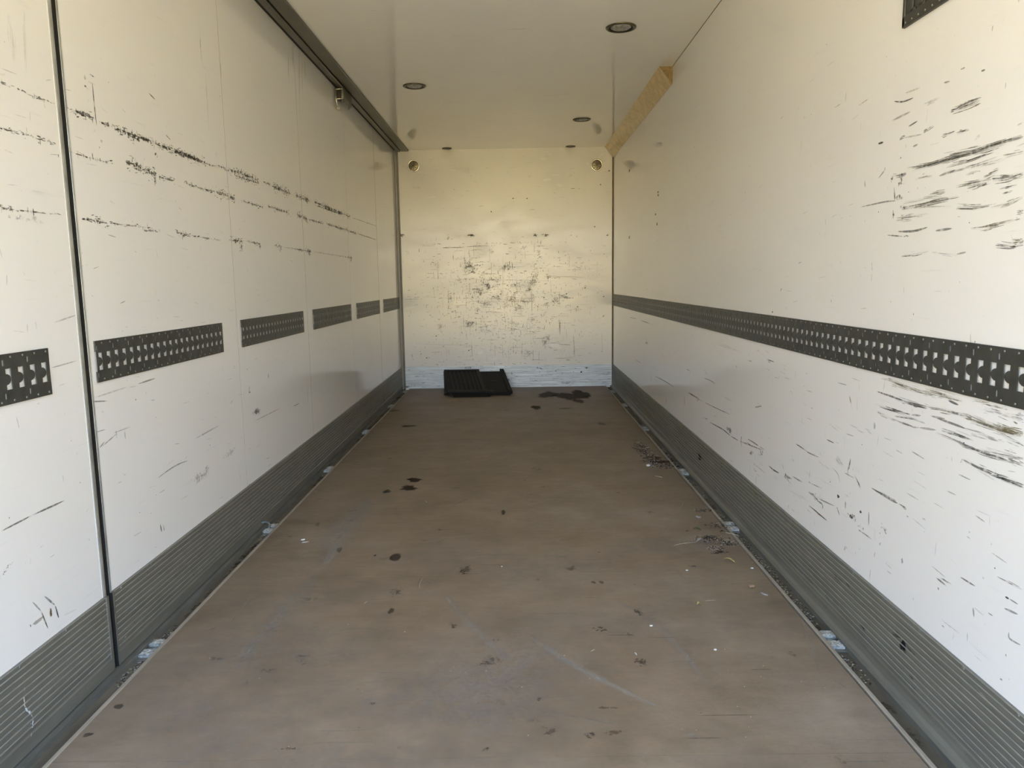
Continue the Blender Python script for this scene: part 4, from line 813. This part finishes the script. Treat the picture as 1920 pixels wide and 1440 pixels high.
# ------------------------------------------------------------------ litter on the floor
def leaf(px, py, l_, w_, ang, mat, label, name='dry_leaf', cat='leaf', curl=.006):
    p = F(px, py); m = MB(); n = 8; v = []; f = []; rnd = random.Random(px*7+py)
    for i in range(n+1):
        t_ = i/n; ww = w_/2*(math.sin(math.pi*t_)**.7)*(1+.25*rnd.uniform(-1, 1))+.0004; x = (t_-.5)*l_; zz = .001+curl*math.sin(math.pi*t_*1.3)
        for sdt, k in ((-1, 0), (0, 1), (1, 2)): v.append((x, sdt*ww, zz+(abs(sdt)*ww*.5)))
    for i in range(n):
        for k in (0, 1): f.append((i*3+k, (i+1)*3+k, (i+1)*3+k+1, i*3+k+1))
    b0 = len(v); v += [(q[0], q[1], q[2]-.0008) for q in v[:b0]]; f += [tuple(reversed([b0+q for q in ff])) for ff in f[:]]
    m.mesh(v, f, mat, True); zmin = min(q[2] for q in v)
    for q in m.v: q.z -= zmin
    o = m.build(name); o.location = (p.x, p.y, .0003); o.rotation_euler = (0, 0, ang); return tag(o, label, cat)
def stick(px, py, qx, qy, r, mat, label, name='straw', cat='straw'):
    a_, b_ = F(px, py), F(qx, qy); c_ = (a_+b_)/2; m = MB(); d = b_-a_; s_ = Vector((-d.y, d.x, 0))*.06
    m.tube([a_-c_+Vector((0, 0, r)), a_.lerp(b_, .35)-c_+s_+Vector((0, 0, r)), a_.lerp(b_, .7)-c_+s_*.6+Vector((0, 0, r)), b_-c_+Vector((0, 0, r))], [r*.5, r, r, r*.4], mat, 8)
    o = m.build(name); o.location = c_; return tag(o, label, cat)
def chip(px, py, sx, sy, sz, ang, mat, label, name, cat, rough=.2):
    import bmesh
    p = F(px, py); bm = bmesh.new(); bmesh.ops.create_icosphere(bm, subdivisions=2, radius=1); rnd = random.Random(px+py*3)
    for v in bm.verts:
        c_ = v.co; k = 1/max(abs(c_.x), abs(c_.y), abs(c_.z))**.6; v.co = Vector((c_.x*sx*k, c_.y*sy*k, c_.z*sz*k))*(1+rnd.uniform(-rough, rough))
    m = MB(); bm.verts.index_update(); m.mesh([v.co.copy() for v in bm.verts], [[v.index for v in q.verts] for q in bm.faces], mat, False); bm.free()
    zm = min(v.z for v in m.v)
    for v in m.v: v.z -= zm
    o = m.build(name); o.location = (p.x, p.y, 0); o.rotation_euler = (0, 0, ang); return tag(o, label, cat)
chip(1409, 1101, .0125, .010, .006, .2, 'cork_chip', 'square brown cork-like chip on the floor near the right lip', 'wood_chip', 'chip', .06)
leaf(1367, 1053, .052, .016, -.5, 'dry_leaf', 'yellow withered leaf on the floor above the brown chip')
leaf(1311, 1135, .026, .010, .6, 'dry_leaf', 'small folded yellow leaf piece on the floor left of the brown chip')
stick(1322, 1127, 1341, 1126, .0012, 'straw', 'thin curled straw beside the small folded yellow leaf')
chip(1309, 971, .009, .014, .005, .3, 'grey_lint', 'pale grey-green pebble on the floor left of the soiled right channel', 'pebble', 'pebble')
leaf(1316, 1019, .070, .022, .35, 'grey_lint', 'frayed grey dead leaf with a long thin stem, right side of floor', curl=.010)
stick(1264, 1023, 1304, 1017, .0014, 'straw', 'long thin stem lying left of the frayed grey leaf', 'leaf_stem', 'stem')
leaf(1307, 994, .045, .018, -.1, 'green_leaf', 'dark olive leaf scrap above the frayed grey leaf')
leaf(1355, 1000, .030, .012, .2, 'soil', 'dark brown leaf scrap right of the frayed grey leaf')
stick(1353, 998, 1386, 1005, .0018, 'straw', 'bent pale straw poking over the right floor lip')
chip(1215, 874, .012, .010, .006, .2, 'white_plastic_bit', 'bright white chip on the floor left of the dark soil spill', 'plastic_chip', 'chip')
stick(1228, 893, 1242, 896, .0030, 'straw', 'pale wood splinter lying in front of the bright white chip', 'wood_splinter', 'splinter')
stick(1209, 841, 1218, 839, .0025, 'straw', 'short pale straw behind the dark soil spill')
stick(1193, 829, 1200, 830, .002, 'straw', 'tiny straw farthest back on the right of the floor')
chip(568, 1013, .010, .005, .003, .5, 'white_plastic_bit', 'white paper shred on the floor right of the tipped ring anchor', 'paper_shred', 'paper')
stick(566, 1018, 579, 1016, .0015, 'white_plastic_bit', 'thin white sliver beside the white paper shred', 'white_sliver', 'sliver')
stick(796, 940, 801, 943, .0022, 'straw', 'short pale splinter right of the two dark floor stains', 'wood_splinter', 'splinter')
leaf(728, 923, .040, .012, .1, 'soil', 'curled brown leaf scrap left of the two dark floor stains')
stick(787, 1103, 794, 1083, .0013, 'straw', 'fine straw standing lengthwise below the round dark floor stain')
chip(941, 1063, .0035, .003, .002, 0, 'white_plastic_bit', 'tiny white crumb on the middle of the floor', 'crumb', 'crumb')
chip(1221, 1174, .005, .004, .002, 0, 'white_plastic_bit', 'white crumb on the right half of the floor below the folded leaf', 'crumb', 'crumb')
chip(1410, 1066, .006, .004, .002, 0, 'white_plastic_bit', 'white crumb between yellow leaf and the right lip', 'crumb', 'crumb')
chip(1288, 1070, .005, .004, .002, 0, 'white_plastic_bit', 'white crumb left of the yellow withered leaf', 'crumb', 'crumb')
chip(1341, 1219, .005, .004, .002, 0, 'white_plastic_bit', 'white crumb nearest the camera on the right side of the floor', 'crumb', 'crumb')
stick(1108, 1222, 1116, 1218, .0015, 'straw', 'little bent straw on the open floor below centre right')
stick(1190, 1224, 1194, 1229, .0015, 'white_plastic_bit', 'tiny pale sliver on the floor right of the little bent straw', 'white_sliver', 'sliver')
stick(683, 1132, 689, 1128, .0012, 'straw', 'tiny straw on the floor left of the faint round stain')
stick(450, 924, 1, 1, .001, 'straw', 'x') if 0 else None
chip(592, 922, .010, .004, .002, .6, 'lip_strip', 'pale chip broken off the left floor lip', 'lip_chip', 'chip')
chip(1433, 1115, .016, .005, .003, -.9, 'grey_lint', 'grey sliver on the floor right of the brown chip', 'grey_sliver', 'sliver')

def crumbs(name, spots, n, size, mats, label, seed, cat='dirt'):
    rnd = random.Random(seed); m = MB()
    for i in range(n):
        cx, cy, rx, ry, z = rnd.choice(spots); a = rnd.uniform(0, 6.28); q = rnd.random()**.6; x = cx+rx*q*math.cos(a); y = cy+ry*q*math.sin(a); s_ = rnd.uniform(.35, 1)*size
        mt_ = rnd.choice(mats); R_ = Matrix.Translation((x, y, z+s_*.35)) @ Matrix.Rotation(rnd.uniform(0, 6), 4, 'Z') @ Matrix.Rotation(rnd.uniform(-.5, .5), 4, 'X')
        l_ = rnd.choice([1, 1, 1.5, 2.6]); v = [(-l_, -1, -.5), (l_*.9, -.8, -.5), (l_, 1, -.4), (-l_*.8, .9, -.5), (-l_*.6, -.7, .5), (l_*.7, -.5, .6), (l_*.5, .6, .4), (-l_*.5, .6, .6)]
        m.mesh([Vector(p)*s_*(1+rnd.uniform(-.1, .1)) for p in v], [(3, 2, 1, 0), (4, 5, 6, 7), (0, 1, 5, 4), (1, 2, 6, 5), (2, 3, 7, 6), (3, 0, 4, 7)], mt_, False, R_)
    c_ = Vector((sum(s[0] for s in spots)/len(spots), sum(s[1] for s in spots)/len(spots), 0)); return tag(m.build(name, None, c_), label, cat, None, 'stuff')
def sp(px, py, rx, ry, z=0): p = F(px, py); return (p.x, p.y, rx, ry, z)
crumbs('soil_crumbs', [sp(1215, 853, .07, .16), sp(1228, 866, .10, .10), sp(1245, 874, .10, .08), sp(1208, 845, .06, .20), sp(1200, 838, .06, .2)], 700, .0036, ['soil', 'soil', 'soil', 'soil', 'soil', 'soil', 'straw', 'grey_lint'], 'dark soil crumbs spilled across the floor beside the right lip, farther heap', 3)
crumbs('leaf_crumbs', [sp(1320, 1010, .07, .05), sp(1345, 1012, .09, .05), sp(1365, 1018, .05, .05), sp(1318, 957, .05, .04), sp(1350, 985, .08, .05), sp(1340, 1028, .04, .03)], 560, .0026, ['soil', 'soil', 'soil', 'soil', 'grey_lint', 'straw', 'soil'], 'scattered brown leaf and soil crumbs on the floor beside the frayed leaf', 4)
crumbs('channel_dirt', [(W-.053, y, .020, .11, -.017) for y in (2.72, 2.9, 3.1, 3.25, 3.4, 3.52, 3.85, 4.3, 4.55, 4.66, 4.95, 5.1, 5.3, 5.5, 6.0, 6.4, 2.3)], 1500, .0026, ['soil', 'soil', 'soil', 'green_leaf', 'straw', 'grey_lint'], 'dark dirt and plant crumbs lying inside the right floor channel', 5)
crumbs('channel_dirt', [(.053, y, .020, .06, -.017) for y in (2.30, 2.60, 3.66, 3.86, 4.90, 6.2, 7.5, 2.36)], 380, .0024, ['soil', 'green_leaf', 'straw', 'grey_lint'], 'dark dirt and moss crumbs lying inside the left floor channel', 6)
crumbs('floor_grit', [(1.24, 2.6, 1.05, .9, 0), (1.24, 4.5, 1.05, 2.0, 0), (1.24, 2.2, 1.05, .5, 0)], 420, .0011, ['white_plastic_bit', 'straw', 'soil', 'grey_lint', 'soil'], 'fine grit strewn all over the brown floor', 8, 'grit')
